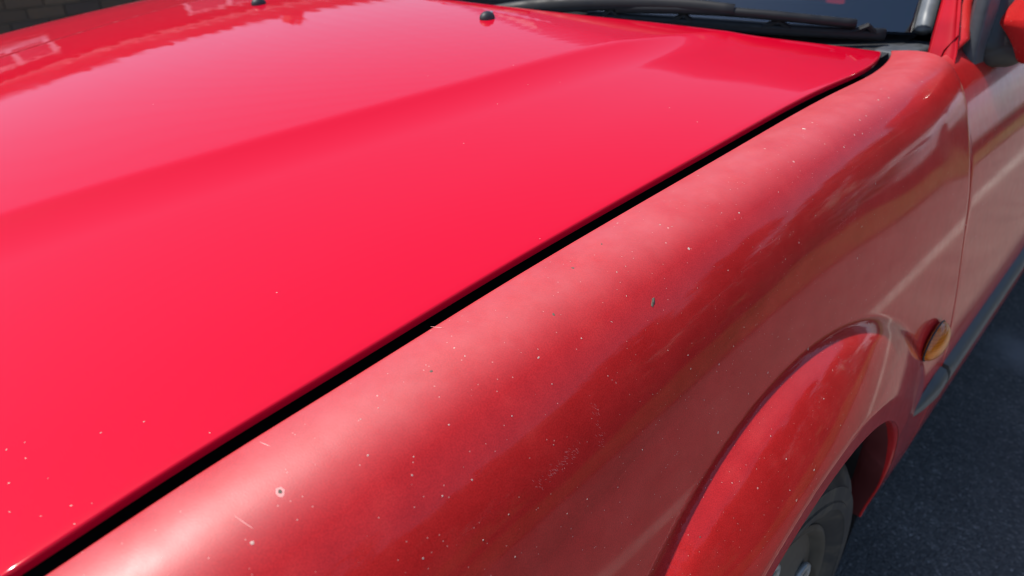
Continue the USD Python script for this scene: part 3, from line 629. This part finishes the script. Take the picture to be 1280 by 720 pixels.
# ---- stone chips, specks and scratches on the faded wing: kind, point, normal
CHIPS = [('h', 0.6874, -0.4932, 0.8493, 0.36, -0.19, 0.91),
         ('w2', 0.6988, -0.52, 0.838, 0.5, -0.19, 0.84),
         ('s', 0.6527, -0.4808, 0.8565, -0.08, -0.15, 0.99),
         ('s', 0.6878, -0.5174, 0.844, 0.37, -0.19, 0.91),
         ('w2', 0.708, -0.133, 0.9039, 0.17, -0.13, 0.98),
         ('w', 0.716, -0.127, 0.9029, 0.28, -0.13, 0.95),
         ('d', 0.6876, -0.187, 0.8985, -0.01, -0.12, 0.99),
         ('w', 0.6832, -0.2218, 0.8942, -0.04, -0.12, 0.99),
         ('d', 0.6903, -0.2276, 0.8934, 0.05, -0.13, 0.99),
         ('w', 0.7166, -0.2056, 0.8908, 0.41, -0.15, 0.9),
         ('w', 0.7176, -0.1952, 0.8921, 0.41, -0.15, 0.9),
         ('w', 0.7328, -0.2141, 0.8793, 0.63, -0.15, 0.77),
         ('d', 0.7111, -0.2754, 0.8814, 0.37, -0.16, 0.92),
         ('b', 0.7455, -0.1954, 0.8705, 0.76, -0.14, 0.64),
         ('w', 0.7375, -0.2393, 0.8698, 0.7, -0.15, 0.7),
         ('w2', 0.7252, -0.3082, 0.8667, 0.63, -0.16, 0.76),
         ('w2', 0.684, -0.3495, 0.8763, 0.14, -0.15, 0.98),
         ('w', 0.6942, -0.3494, 0.8745, 0.23, -0.16, 0.96),
         ('d', 0.6875, -0.3744, 0.8717, 0.19, -0.16, 0.97),
         ('s', 0.6553, -0.3397, 0.8761, -0.25, -0.12, 0.96),
         ('w', 0.7661, -0.1995, 0.837, 0.9, -0.11, 0.42),
         ('w', 0.7333, -0.2696, 0.8676, 0.67, -0.15, 0.73),
         ('w2', 0.7037, -0.4417, 0.8529, 0.45, -0.19, 0.87),
         ('w', 0.7198, -0.4196, 0.8468, 0.63, -0.18, 0.76),
         ('w', 0.7254, -0.4264, 0.8399, 0.69, -0.18, 0.7),
         ('w', 0.7199, -0.3895, 0.8537, 0.63, -0.17, 0.76),
         ('w', 0.6849, -0.4176, 0.8648, 0.21, -0.17, 0.96),
         ('w', 0.6834, -0.4306, 0.8627, 0.21, -0.18, 0.96),
         ('w', 0.7406, -0.4159, 0.825, 0.8, -0.16, 0.58),
         ('w', 0.7622, -0.4025, 0.7912, 0.91, -0.12, 0.41),
         ('w', 0.7513, -0.443, 0.8008, 0.86, -0.14, 0.49),
         ('w', 0.7771, -0.3343, 0.7721, 0.94, -0.09, 0.32),
         ('w', 0.763, -0.3792, 0.7964, 0.91, -0.11, 0.4),
         ('w', 0.7734, -0.3841, 0.7685, 0.94, -0.1, 0.33),
         ('w', 0.773, -0.2273, 0.8134, 0.93, -0.1, 0.35),
         ('w', 0.7827, -0.2502, 0.7786, 0.95, -0.08, 0.3),
         ('w', 0.7791, -0.3139, 0.772, 0.95, -0.09, 0.31),
         ('w', 0.7581, -0.3287, 0.8201, 0.88, -0.12, 0.46),
         ('w2', 0.7371, -0.1325, 0.8912, 0.62, -0.14, 0.77),
         ('w', 0.7332, -0.0742, 0.9035, 0.51, -0.13, 0.85),
         ('w2', 0.7416, -0.0571, 0.9004, 0.62, -0.12, 0.77),
         ('w', 0.7775, -0.0215, 0.8535, 0.93, -0.08, 0.35),
         ('w', 0.7827, -0.1003, 0.8189, 0.95, -0.08, 0.3),
         ('w', 0.7844, -0.1188, 0.8088, 0.95, -0.08, 0.29),
         ('w', 0.7734, -0.179, 0.8254, 0.93, -0.1, 0.36),
         ('w', 0.7613, -0.1041, 0.8685, 0.85, -0.11, 0.52),
         ('w', 0.7933, 0.1683, 0.841, 0.96, -0.05, 0.27),
         ('w', 0.7565, -0.1456, 0.8669, 0.83, -0.12, 0.55),
         ('w', 0.799, -0.0289, 0.7788, 0.97, -0.06, 0.25),
         ('w', 0.8304, 0.0429, 0.7375, 0.66, 0.03, 0.75),
         ('w3', 0.7158, 0.1239, 0.9291, -0.02, -0.07, 1.0),
         ('w', 0.7565, 0.1832, 0.919, 0.69, -0.08, 0.72),
         ('w2', 0.7554, 0.1377, 0.9151, 0.7, -0.08, 0.71),
         ('w', 0.7435, 0.1142, 0.9215, 0.48, -0.09, 0.87),
         ('w', 0.7488, 0.004, 0.9038, 0.66, -0.11, 0.74),
         ('w', 0.7947, 0.2493, 0.8499, 0.96, -0.05, 0.27),
         ('w2', 0.7408, 0.2643, 0.9358, 0.3, -0.07, 0.95),
         ('w', 0.7226, -0.0412, 0.9123, 0.25, -0.12, 0.96),
         ('w2', 0.8462, -0.0964, 0.704, 0.84, -0.14, 0.53),
         ('w', 0.8339, -0.133, 0.71, 0.72, -0.2, 0.66),
         ('w2', 0.862, -0.0651, 0.6787, 0.93, -0.07, 0.37),
         ('w', 0.8577, -0.1059, 0.6795, 0.91, -0.11, 0.39),
         ('w', 0.8431, -0.1751, 0.6818, 0.83, -0.23, 0.51),
         ('w2', 0.8425, -0.0133, 0.7226, 0.82, -0.04, 0.57),
         ('w', 0.8597, -0.0015, 0.6914, 0.93, -0.01, 0.38),
         ('w', 0.8285, -0.1011, 0.7245, 0.66, -0.17, 0.73),
         ('w', 0.8248, -0.1617, 0.7087, 0.57, -0.27, 0.77),
         ('d', 0.8267, -0.2122, 0.6845, 0.65, -0.38, 0.65),
         ('d', 0.868, -0.0223, 0.6493, 1.0, -0.0, 0.0),
         ('w', 0.7884, -0.1686, 0.782, 0.96, -0.07, 0.28),
         ('w', 0.7549, -0.2639, 0.8417, 0.85, -0.13, 0.52),
         ('w', 0.7374, -0.3486, 0.8459, 0.75, -0.15, 0.65),
         ('w', 0.7445, -0.3939, 0.8253, 0.82, -0.15, 0.56),
         ('w', 0.7396, -0.3099, 0.8521, 0.75, -0.15, 0.64)]
WM = trimesh.Trimesh(wing_m.vertices, wing_m.faces, process=False)
def chip(p, n, a, b, h, jag=0.25, spin=0.0):
    m = trimesh.creation.icosphere(subdivisions=1); r = np.random.default_rng(int(abs(p[0]*9e4 + p[1]*7e4)) % 99991)
    v = m.vertices*(1 + jag*r.uniform(-1, 1, (len(m.vertices), 1)))
    t1 = np.cross(n, [0.3, 0.9, 0.2]); t1 /= np.linalg.norm(t1); t2 = np.cross(n, t1)
    c, s_ = math.cos(spin), math.sin(spin); t1, t2 = t1*c + t2*s_, t2*c - t1*s_
    m.vertices = p + v[:, :1]*t1*a + v[:, 1:2]*t2*b + v[:, 2:]*n*h; return m
for kind_, *c_ in CHIPS:
    p, n = np.array(c_[:3]), np.array(c_[3:]); n /= np.linalg.norm(n)
    loc = WM.ray.intersects_location([p + n*0.05], [-n], multiple_hits=False)[0]
    if len(loc) == 0: continue
    p = loc[0]; q = rng.uniform(0.75, 1.25)
    if kind_ in ('w', 'w2', 'w3'):
        a = {'w': 0.00058, 'w2': 0.00095, 'w3': 0.0017}[kind_]*q
        part(front_wing, 'stone_chip', chip(p, n, a, a*rng.uniform(0.6, 1.0), 0.00022, 0.3, rng.uniform(0, 6)), 'chip_white')
    elif kind_ == 'd': part(front_wing, 'dark_speck', chip(p, n, 0.0011*q, 0.0008*q, 0.0002, 0.3, rng.uniform(0, 6)), 'chip_dark')
    elif kind_ == 's': part(front_wing, 'scratch', chip(p, n, 0.006*q, 0.00028, 0.0001, 0.12, 0.5), 'scratch_pink')
    elif kind_ == 'b': part(front_wing, 'squashed_insect', chip(p, n, 0.0042, 0.0015, 0.0007, 0.35, 2.3), 'chip_dark')
    elif kind_ == 'h':
        part(front_wing, 'stone_chip', chip(p, n, 0.0030, 0.0026, 0.00015, 0.2), 'scratch_pink'); part(front_wing, 'rust_spot', chip(p + n*0.0001, n, 0.0013, 0.0012, 0.0002, 0.3), 'chip_dark')

BONNET_CHIPS = [(0.5332, -0.589, 0.8502), (0.5497, -0.5836, 0.8497), (0.5364, -0.5793, 0.8516), (0.6121, -0.5699, 0.8455), (0.5664, -0.5444, 0.8549), (0.579, -0.5222, 0.8575),
                (0.5754, -0.5802, 0.8478), (0.6045, -0.5786, 0.8448), (0.6176, -0.5822, 0.8426), (0.5814, -0.604, 0.8428), (0.6189, -0.4989, 0.857), (0.5605, -0.597, 0.846), (0.598, -0.593, 0.844)]
for c_ in BONNET_CHIPS:
    z_ = float(bonnet_z(np.array([[c_[0]]]), np.array([[c_[1]]]))[0, 0]); a = 0.00042*rng.uniform(0.6, 1.3)
    part(bonnet, 'stone_chip', chip(np.array([c_[0], c_[1], z_]), np.array([0.1, -0.17, 0.98]), a*1.6, a*0.7, 0.00015, 0.3, rng.uniform(0, 6)), 'chip_white')
# scuffs: trails of tiny scratches, too small to count
def trail(a, b, na, nb, n, spread):
    ms = []
    for _ in range(n):
        t = rng.random(); p = np.array(a)*(1-t) + np.array(b)*t + rng.normal(0, spread, 3); nn = np.array(na)*(1-t) + np.array(nb)*t; nn /= np.linalg.norm(nn)
        loc = WM.ray.intersects_location([p + nn*0.05], [-nn], multiple_hits=False)[0]
        if len(loc): q = rng.uniform(0.4, 1.0); ms.append(chip(loc[0], nn, 0.0015*q, 0.00016*q, 0.00006, 0.2, rng.normal(0.6, 0.3)))
    part(front_wing, 'scuff', cat(*ms), 'scuff_dull', kind='stuff')
trail((0.7627, -0.3536, 0.804), (0.7659, -0.3066, 0.8096), (0.9, -0.11, 0.41), (0.91, -0.11, 0.4), 70, 0.0024)
trail((0.757, -0.2851, 0.833), (0.7712, -0.2874, 0.8017), (0.86, -0.12, 0.5), (0.93, -0.1, 0.36), 36, 0.0022)
trail((0.7847, 0.0777, 0.8532), (0.7868, 0.128, 0.8559), (0.95, -0.06, 0.3), (0.95, -0.05, 0.3), 80, 0.003)
# ---------------------------------------------------------------- what stands round the car and shows in its paint
# low brick garden wall on the far side of the car, laid brick by brick where it shows past the bonnet
GX = -4.6
gw = thing('garden_wall', 'low dark brick garden wall beyond the far side of the bonnet', 'wall', (GX, 2.0, 0))
bp = (-0.9, 3.15, 0.0, 0.75)
for a, b in ((-9.0, bp[0]), (bp[1], 9.0)):
    part(gw, 'wall_length', box((GX - 0.1125, (a+b)/2, 0.375), (0.225, b-a, 0.75)), 'brick_field')
core = part(gw, 'mortar_bed', box((GX - 0.116, (bp[0]+bp[1])/2, 0.375), (0.215, bp[1]-bp[0]-0.002, 0.748)), 'mortar')
for r_ in range(10):
    yy0 = bp[0] + (0.0 if r_ % 2 == 0 else -0.1125)
    while yy0 < bp[1] - 0.01:
        a, b = max(yy0 + 0.005, bp[0]), min(yy0 + 0.220, bp[1])
        if b - a > 0.03:
            part(core, 'brick', box((GX - 0.03 + rng.uniform(-0.002, 0.002), (a+b)/2, r_*0.075 + 0.0375), (0.06, b-a, 0.065)), BR[rng.integers(4)])
        yy0 += 0.225
part(gw, 'coping', box((GX - 0.1125, 0, 0.78), (0.28, 18.0, 0.055)), 'concrete')
# two-storey house further off; its roofline and windows show in the bonnet lacquer
HX, y0h, y1h, EAVE, RIDGE = -19.0, -14.0, 24.0, 4.95, 6.9
hs = thing('brick_house', 'two-storey brown brick house with white window frames, mirrored in the bonnet', 'house', (HX, 5.0, 0))
wins = [(-7.0, 2.75, 2.2, 1.45), (-1.5, 2.75, 1.6, 1.45), (2.5, 2.55, 1.9, 1.75), (7.9, 2.75, 2.6, 1.45), (13.5, 2.75, 2.0, 1.45), (-6.5, 0.8, 2.0, 1.3), (7.9, 0.8, 2.4, 1.3)]
import shapely
R = shapely.box(y0h, 0, y1h, EAVE).difference(shapely.union_all([shapely.box(y, z, y + w, z + h) for y, z, w, h in wins]))
m = trimesh.creation.extrude_polygon(R, 0.3, engine='earcut'); V = m.vertices.copy(); m.vertices = np.stack([HX - V[:, 2], V[:, 0], V[:, 1]], -1)
part(hs, 'wall', m, 'brick_field')
for (wy, wz, ww, wh_) in wins:
    fr = cat(box((HX-0.05, wy+ww/2, wz+0.06), (0.07, ww, 0.12)), box((HX-0.05, wy+ww/2, wz+wh_-0.06), (0.07, ww, 0.12)),
             *[box((HX-0.05, q, wz+wh_/2), (0.068, 0.14, wh_-0.242)) for q in (wy+0.07, wy+ww/2, wy+ww-0.07)])
    wn = part(hs, 'window', fr, 'white_upvc'); part(wn, 'pane', box((HX-0.07, wy+ww/2, wz+wh_/2), (0.012, ww-0.1, wh_-0.1)), 'pane_glass')
    part(wn, 'sill', box((HX+0.025, wy+ww/2, wz-0.03), (0.16, ww+0.1, 0.058)), 'concrete')
part(hs, 'fascia', box((HX+0.21, 5, EAVE+0.02), (0.025, y1h-y0h+0.4, 0.22)), 'white_upvc')
part(hs, 'soffit', box((HX+0.10, 5, EAVE-0.06), (0.195, y1h-y0h+0.4, 0.012)), 'white_upvc')
part(hs, 'gutter', tube(np.array([[HX+0.28, y0h-0.2, EAVE+0.07], [HX+0.28, 5, EAVE+0.07], [HX+0.28, y1h+0.2, EAVE+0.07]]), 0.055, 12), 'gutter_grey', smooth=True)
def roof_rows():
    ms = []; n = 14
    for k in range(n):
        a, b = k/n, (k+1.12)/n
        xa, xb = HX + 0.27 - 4.2*a, HX + 0.27 - 4.2*b; za, zb = EAVE + 0.12 + (RIDGE-EAVE-0.1)*a + 0.03, EAVE + 0.10 + (RIDGE-EAVE-0.1)*b
        V = [(xa, y0h-0.3, za), (xa, y1h+0.3, za), (xb, y1h+0.3, zb), (xb, y0h-0.3, zb), (xa, y0h-0.3, za-0.03), (xa, y1h+0.3, za-0.03), (xb, y1h+0.3, zb-0.03), (xb, y0h-0.3, zb-0.03)]
        F = [(0,1,2),(0,2,3),(4,6,5),(4,7,6),(0,4,5),(0,5,1),(3,2,6),(3,6,7),(0,3,7),(0,7,4),(1,5,6),(1,6,2)]
        ms.append(trimesh.Trimesh(V, F, process=False))
    back = trimesh.Trimesh([(HX-3.93, y0h-0.3, RIDGE), (HX-3.93, y1h+0.3, RIDGE), (HX-8.2, y1h+0.3, EAVE), (HX-8.2, y0h-0.3, EAVE)], [(0,1,2),(0,2,3)], process=False)
    return cat(*ms, back)
rf = part(hs, 'roof', roof_rows(), 'roof_tile')
for cy_ in (13.2,):
    ch = part(rf, 'chimney', cat(box((HX-3.9, cy_, RIDGE+0.2), (0.5, 0.62, 0.72)), box((HX-3.9, cy_, RIDGE+0.60), (0.58, 0.70, 0.08))), 'red_brick_field')
    for o in (-0.15, 0.15): part(rf, 'chimney_pot', trimesh.creation.cylinder(0.09, 0.26, transform=trimesh.transformations.translation_matrix((HX-3.9, cy_+o, RIDGE+0.76))), 'red_brick_field')
for yq, ff in ((y1h, (0,2,1)), (y0h, (0,1,2))):
    part(hs, 'gable', trimesh.Trimesh([(HX, yq, EAVE), (HX-8, yq, EAVE), (HX-3.93, yq, RIDGE-0.05)], [ff], process=False), 'brick_field')
for c_, d_ in (((HX-4.16, y1h-0.15, EAVE/2), (7.7, 0.3, EAVE)), ((HX-4.16, y0h+0.15, EAVE/2), (7.7, 0.3, EAVE)), ((HX-7.9, 5, EAVE/2), (0.2, y1h-y0h-0.7, EAVE))):
    part(hs, 'wall', box(c_, d_), 'brick_field')
g = part(root, 'lawn', sheet(-19.0, -4.9, -20, 30, 0.02), 'grass'); tag(stage.GetPrimAtPath(g[0]), kind='structure')

# the street side
vedge = lambda y: np.where(y < 6, 3.35 - 0.30*np.clip(y - 1.0, -20, 5), 1.85)       # where the tarmac ends and the grass begins
kedge = lambda y: 1.60 - 0.075*(y - 1.8)
def band(x0, x1, y0, y1, z, h=None, n=40):
    ys_ = np.linspace(y0, y1, n)
    if h is None:
        V = np.stack([np.stack([x0(ys_), ys_, np.full(n, z)], -1), np.stack([x1(ys_), ys_, np.full(n, z)], -1)], 1)
        return (V.reshape(-1, 3), gridfaces(n, 2, False))
    V = np.stack([np.stack([xx_, ys_, np.full(n, zz_)], -1) for xx_, zz_ in [(x0(ys_), 0.0), (x0(ys_), z-0.012), (x0(ys_)+0.012, z), (x1(ys_), z), (x1(ys_), 0.0)]], 1)
    return (V.reshape(-1, 3), gridfaces(n, 5, False))
g = part(root, 'pavement', band(lambda y: 1.12 + 0*y, vedge, -14, 40, 0.004), 'pavement_tar'); tag(stage.GetPrimAtPath(g[0]), kind='structure')
g = part(root, 'kerb', band(kedge, lambda y: kedge(y) + 0.09, -4, 6.0, 0.02, True), 'concrete'); tag(stage.GetPrimAtPath(g[0]), kind='structure')
g = part(root, 'verge', band(vedge, lambda y: 60 + 0*y, -40, 60, 0.03, None, 200), 'grass'); tag(stage.GetPrimAtPath(g[0]), kind='structure')
NB = 9000
by_ = rng.uniform(-8, 16, NB); bx_ = vedge(by_) + 0.02 + 5*rng.random(NB)**1.5
hh = rng.uniform(0.04, 0.10, NB); an = rng.uniform(0, 2*np.pi, NB)
dxy = np.stack([np.cos(an), np.sin(an)], -1)*0.006
Vb = np.empty((NB, 3, 3)); Vb[:, 0, :2] = np.stack([bx_, by_], -1) - dxy; Vb[:, 1, :2] = np.stack([bx_, by_], -1) + dxy; Vb[:, 2, :2] = np.stack([bx_, by_], -1) + rng.normal(0, 0.02, (NB, 2)); Vb[:, :2, 2] = 0.02; Vb[:, 2, 2] = 0.02 + hh
g = part(root, 'grass', (Vb.reshape(-1, 3), np.arange(NB*3).reshape(-1, 3)), 'leaf_olive'); tag(stage.GetPrimAtPath(g[0]), kind='stuff')

def tree(x, y, h, rad, leaf, label, n=2600, name='tree', trunk_h=0.35, cat_='tree', size=0.16):
    t = thing(name, label, cat_, (x, y, 0))
    r = np.random.default_rng(int(abs(x*31 + y*17))); base = np.array([x, y, 0.0])
    limbs = []
    th_ = h*trunk_h
    limbs.append(tube(np.array([base, base + [0.03, 0.02, th_*0.5], base + [0.0, 0.05, th_*1.3], base + [0.05, 0, h*0.75]]), np.array([0.16, 0.12, 0.09, 0.03])*h/5, 8))
    cl = []
    for k in range(14):
        a = r.uniform(0, 2*np.pi); q = r.uniform(0.35, 0.8)
        tip = base + [math.cos(a)*rad*q, math.sin(a)*rad*q, th_ + (h - th_)*r.uniform(0.02, 0.9)]
        st = base + [0, 0, th_*r.uniform(0.7, 1.3)]
        limbs.append(tube(np.array([st, (st+tip)/2 + [0, 0, 0.1*h*r.uniform(0, 1)], tip]), np.array([0.05, 0.035, 0.012])*h/5, 6)); cl.append((tip, rad*r.uniform(0.28, 0.5)))
    part(t, 'trunk', cat(*limbs), 'bark', smooth=True)
    C_ = np.array([c for c, _ in cl]); R_ = np.array([q for _, q in cl]); pick = r.integers(0, len(cl), n)
    d = r.normal(size=(n, 3)); d /= np.linalg.norm(d, axis=1, keepdims=True)
    P = C_[pick] + d*(R_[pick]*r.uniform(0.45, 1.0, n)**0.6)[:, None]
    a = r.normal(size=(n, 3)); a /= np.linalg.norm(a, axis=1, keepdims=True); b = np.cross(a, d); b /= np.linalg.norm(b, axis=1, keepdims=True) + 1e-9
    s_ = (size*r.uniform(0.6, 1.3, n))[:, None]
    V = np.stack([P - a*s_, P + b*s_*0.45, P + a*s_, P - b*s_*0.45], 1); V[..., 2] = np.maximum(V[..., 2], 0.05)
    i = np.arange(n)*4
    part(t, 'crown', (V.reshape(-1, 3), np.concatenate([np.stack([i, i+1, i+2], 1), np.stack([i, i+2, i+3], 1)])), leaf)
tree(5.3, -0.6, 2.7, 1.25, 'leaf_copper', 'rounded copper shrub nearest the front of the car', name='shrub', cat_='shrub', trunk_h=0.10, size=0.10)
tree(5.0, 1.5, 2.5, 1.15, 'leaf_copper', 'second copper shrub along the grass edge', name='shrub', cat_='shrub', trunk_h=0.10, size=0.10)
tree(4.6, 3.3, 2.9, 1.2, 'leaf_copper', 'tall copper shrub in the middle of the planted row', name='shrub', cat_='shrub', trunk_h=0.10, size=0.10)
tree(4.2, 5.4, 2.6, 1.25, 'leaf_olive', 'olive shrub beside the tall copper one', name='shrub', cat_='shrub', trunk_h=0.10, size=0.10)
tree(3.7, 7.4, 2.9, 1.2, 'leaf_copper', 'copper shrub beyond the olive one', name='shrub', cat_='shrub', trunk_h=0.10, size=0.10)
tree(3.4, 9.8, 3.0, 1.3, 'leaf_copper', 'last copper shrub of the planted row', name='shrub', cat_='shrub', trunk_h=0.10, size=0.10)
tree(4.0, 13.5, 4.4, 2.2, 'leaf_olive', 'olive tree past the end of the planted row')
tree(-3.2, 24.0, 5.0, 3.4, 'leaf_green', 'bright green leafy tree seen behind the door mirror', n=4200, trunk_h=0.15)
tree(2.0, 27.0, 5.5, 3.6, 'leaf_green', 'broad green tree down the road behind the car', n=3600, trunk_h=0.15)

# house across the verge
ho = thing('brick_house', 'red brick house across the grass verge with white windows', 'house', (16, 4, 0))
ox0, ox1, oy0, oy1, oe = 16.0, 23.0, -2.0, 10.0, 4.6
part(ho, 'wall', box(((ox0+ox1)/2, (oy0+oy1)/2, oe/2), (ox1-ox0, oy1-oy0, oe)), 'red_brick_field')
for wy in (-0.6, 3.2, 7.2):
    for wz in (0.9, 3.0):
        wn = part(ho, 'window', cat(box((ox0-0.01, wy+0.8, wz+0.04), (0.08, 1.6, 0.08)), box((ox0-0.01, wy+0.8, wz+1.16), (0.08, 1.6, 0.08)), *[box((ox0-0.01, q, wz+0.6), (0.078, 0.08, 1.03)) for q in (wy+0.04, wy+0.8, wy+1.56)]), 'white_upvc')
        part(wn, 'pane', box((ox0-0.008, wy+0.8, wz+0.6), (0.03, 1.5, 1.1)), 'pane_glass')
V = [(ox0-0.4, oy0-0.3, oe), (ox0-0.4, oy1+0.3, oe), ((ox0+ox1)/2, oy1+0.3, oe+2.4), ((ox0+ox1)/2, oy0-0.3, oe+2.4), (ox1+0.4, oy0-0.3, oe), (ox1+0.4, oy1+0.3, oe)]
part(ho, 'roof', trimesh.Trimesh(V, [(0,3,2),(0,2,1),(3,4,5),(3,5,2),(0,4,3),(1,2,5),(0,1,5),(0,5,4)], process=False), 'roof_tile')

def silver_car(px, py, rz):
    t = thing('parked_car', 'silver parked hatchback at the edge of the grass, mirrored in the wing', 'car', (px, py, 0))
    c, sn = math.cos(rz), math.sin(rz)
    def place(m):
        m = m.copy(); v = m.vertices; m.vertices = np.stack([v[:, 0]*c - v[:, 1]*sn + px, v[:, 0]*sn + v[:, 1]*c + py, v[:, 2]], -1); return m
    L = np.linspace(-1.9, 1.9, 41)
    topz = CubicSpline([-1.9, -1.6, -0.9, 0, 0.9, 1.5, 1.9], [0.62, 0.80, 0.90, 0.94, 0.95, 0.93, 0.70])(L)
    wid = 0.83*(1 - 0.16*np.abs(L/1.9)**5)
    prof = [(0.90, 0.0), (1.0, 0.10), (1.0, 0.35), (0.985, 0.62), (0.93, 0.90), (0.80, 0.985), (0.0, 1.0), (-0.80, 0.985), (-0.93, 0.90), (-0.985, 0.62), (-1.0, 0.35), (-1.0, 0.10), (-0.90, 0.0)]
    V = np.stack([np.stack([a*wid, L, 0.22 + (topz - 0.22)*b], -1) for a, b in prof], 1)
    ends = [[k*13 + j for j in range(13)] for k in (0, 40)]
    F = np.vstack([gridfaces(41, 13, False), [(ends[0][0], ends[0][j], ends[0][j+1]) for j in range(1, 12)], [(ends[1][0], ends[1][j+1], ends[1][j]) for j in range(1, 12)]])
    part(t, 'body', place(trimesh.Trimesh(V.reshape(-1, 3), F, process=False)), 'silver_paint', smooth=45)
    ys = np.array([-0.95, -0.2, 0.2, 1.1, 1.72]); hw = np.array([0.74, 0.60, 0.59, 0.58, 0.70]); zt = np.array([0.90, 1.36, 1.40, 1.36, 0.93])
    V = np.stack([np.stack([hw*a, ys, 0.90 + (zt - 0.90)*b], -1) for a, b in [(1.15, 0.0), (1.0, 0.96), (0.0, 1.0), (-1.0, 0.96), (-1.15, 0.0)]], 1)
    V[0, :, 2] = 0.90; V[-1, :, 2] = 0.92
    part(t, 'cabin_glass', place(trimesh.Trimesh(V.reshape(-1, 3), gridfaces(5, 5, False), process=False)), 'pane_glass')
    rf_ = np.stack([np.stack([(hw[1:4]*0.96)*a, ys[1:4], zt[1:4] + 0.012 - 0.02*abs(a)], -1) for a in (1, 0.5, 0, -0.5, -1)], 1)
    part(t, 'roof', place(trimesh.Trimesh(rf_.reshape(-1, 3), gridfaces(3, 5, False), process=False)), 'silver_paint', smooth=True)
    for sx in (1, -1):
        for yy in (-1.22, 1.22):
            wv = revolve([(sx*-0.09, 0.12), (sx*-0.09, 0.28), (sx*0.05, 0.285), (sx*0.07, 0.26), (sx*0.075, 0.20), (sx*0.06, 0.19), (sx*0.065, 0.001)], sx*0.775, yy, 0.285, 40)
            part(t, 'wheel', place(wv), 'tyre_rubber', smooth=30)
        part(t, 'headlamp', place(ellipsoid((sx*0.58, -1.80, 0.62), (0.15, 0.10, 0.07), 2)), 'pane_glass', smooth=True)
silver_car(3.15, 6.6, math.radians(12))
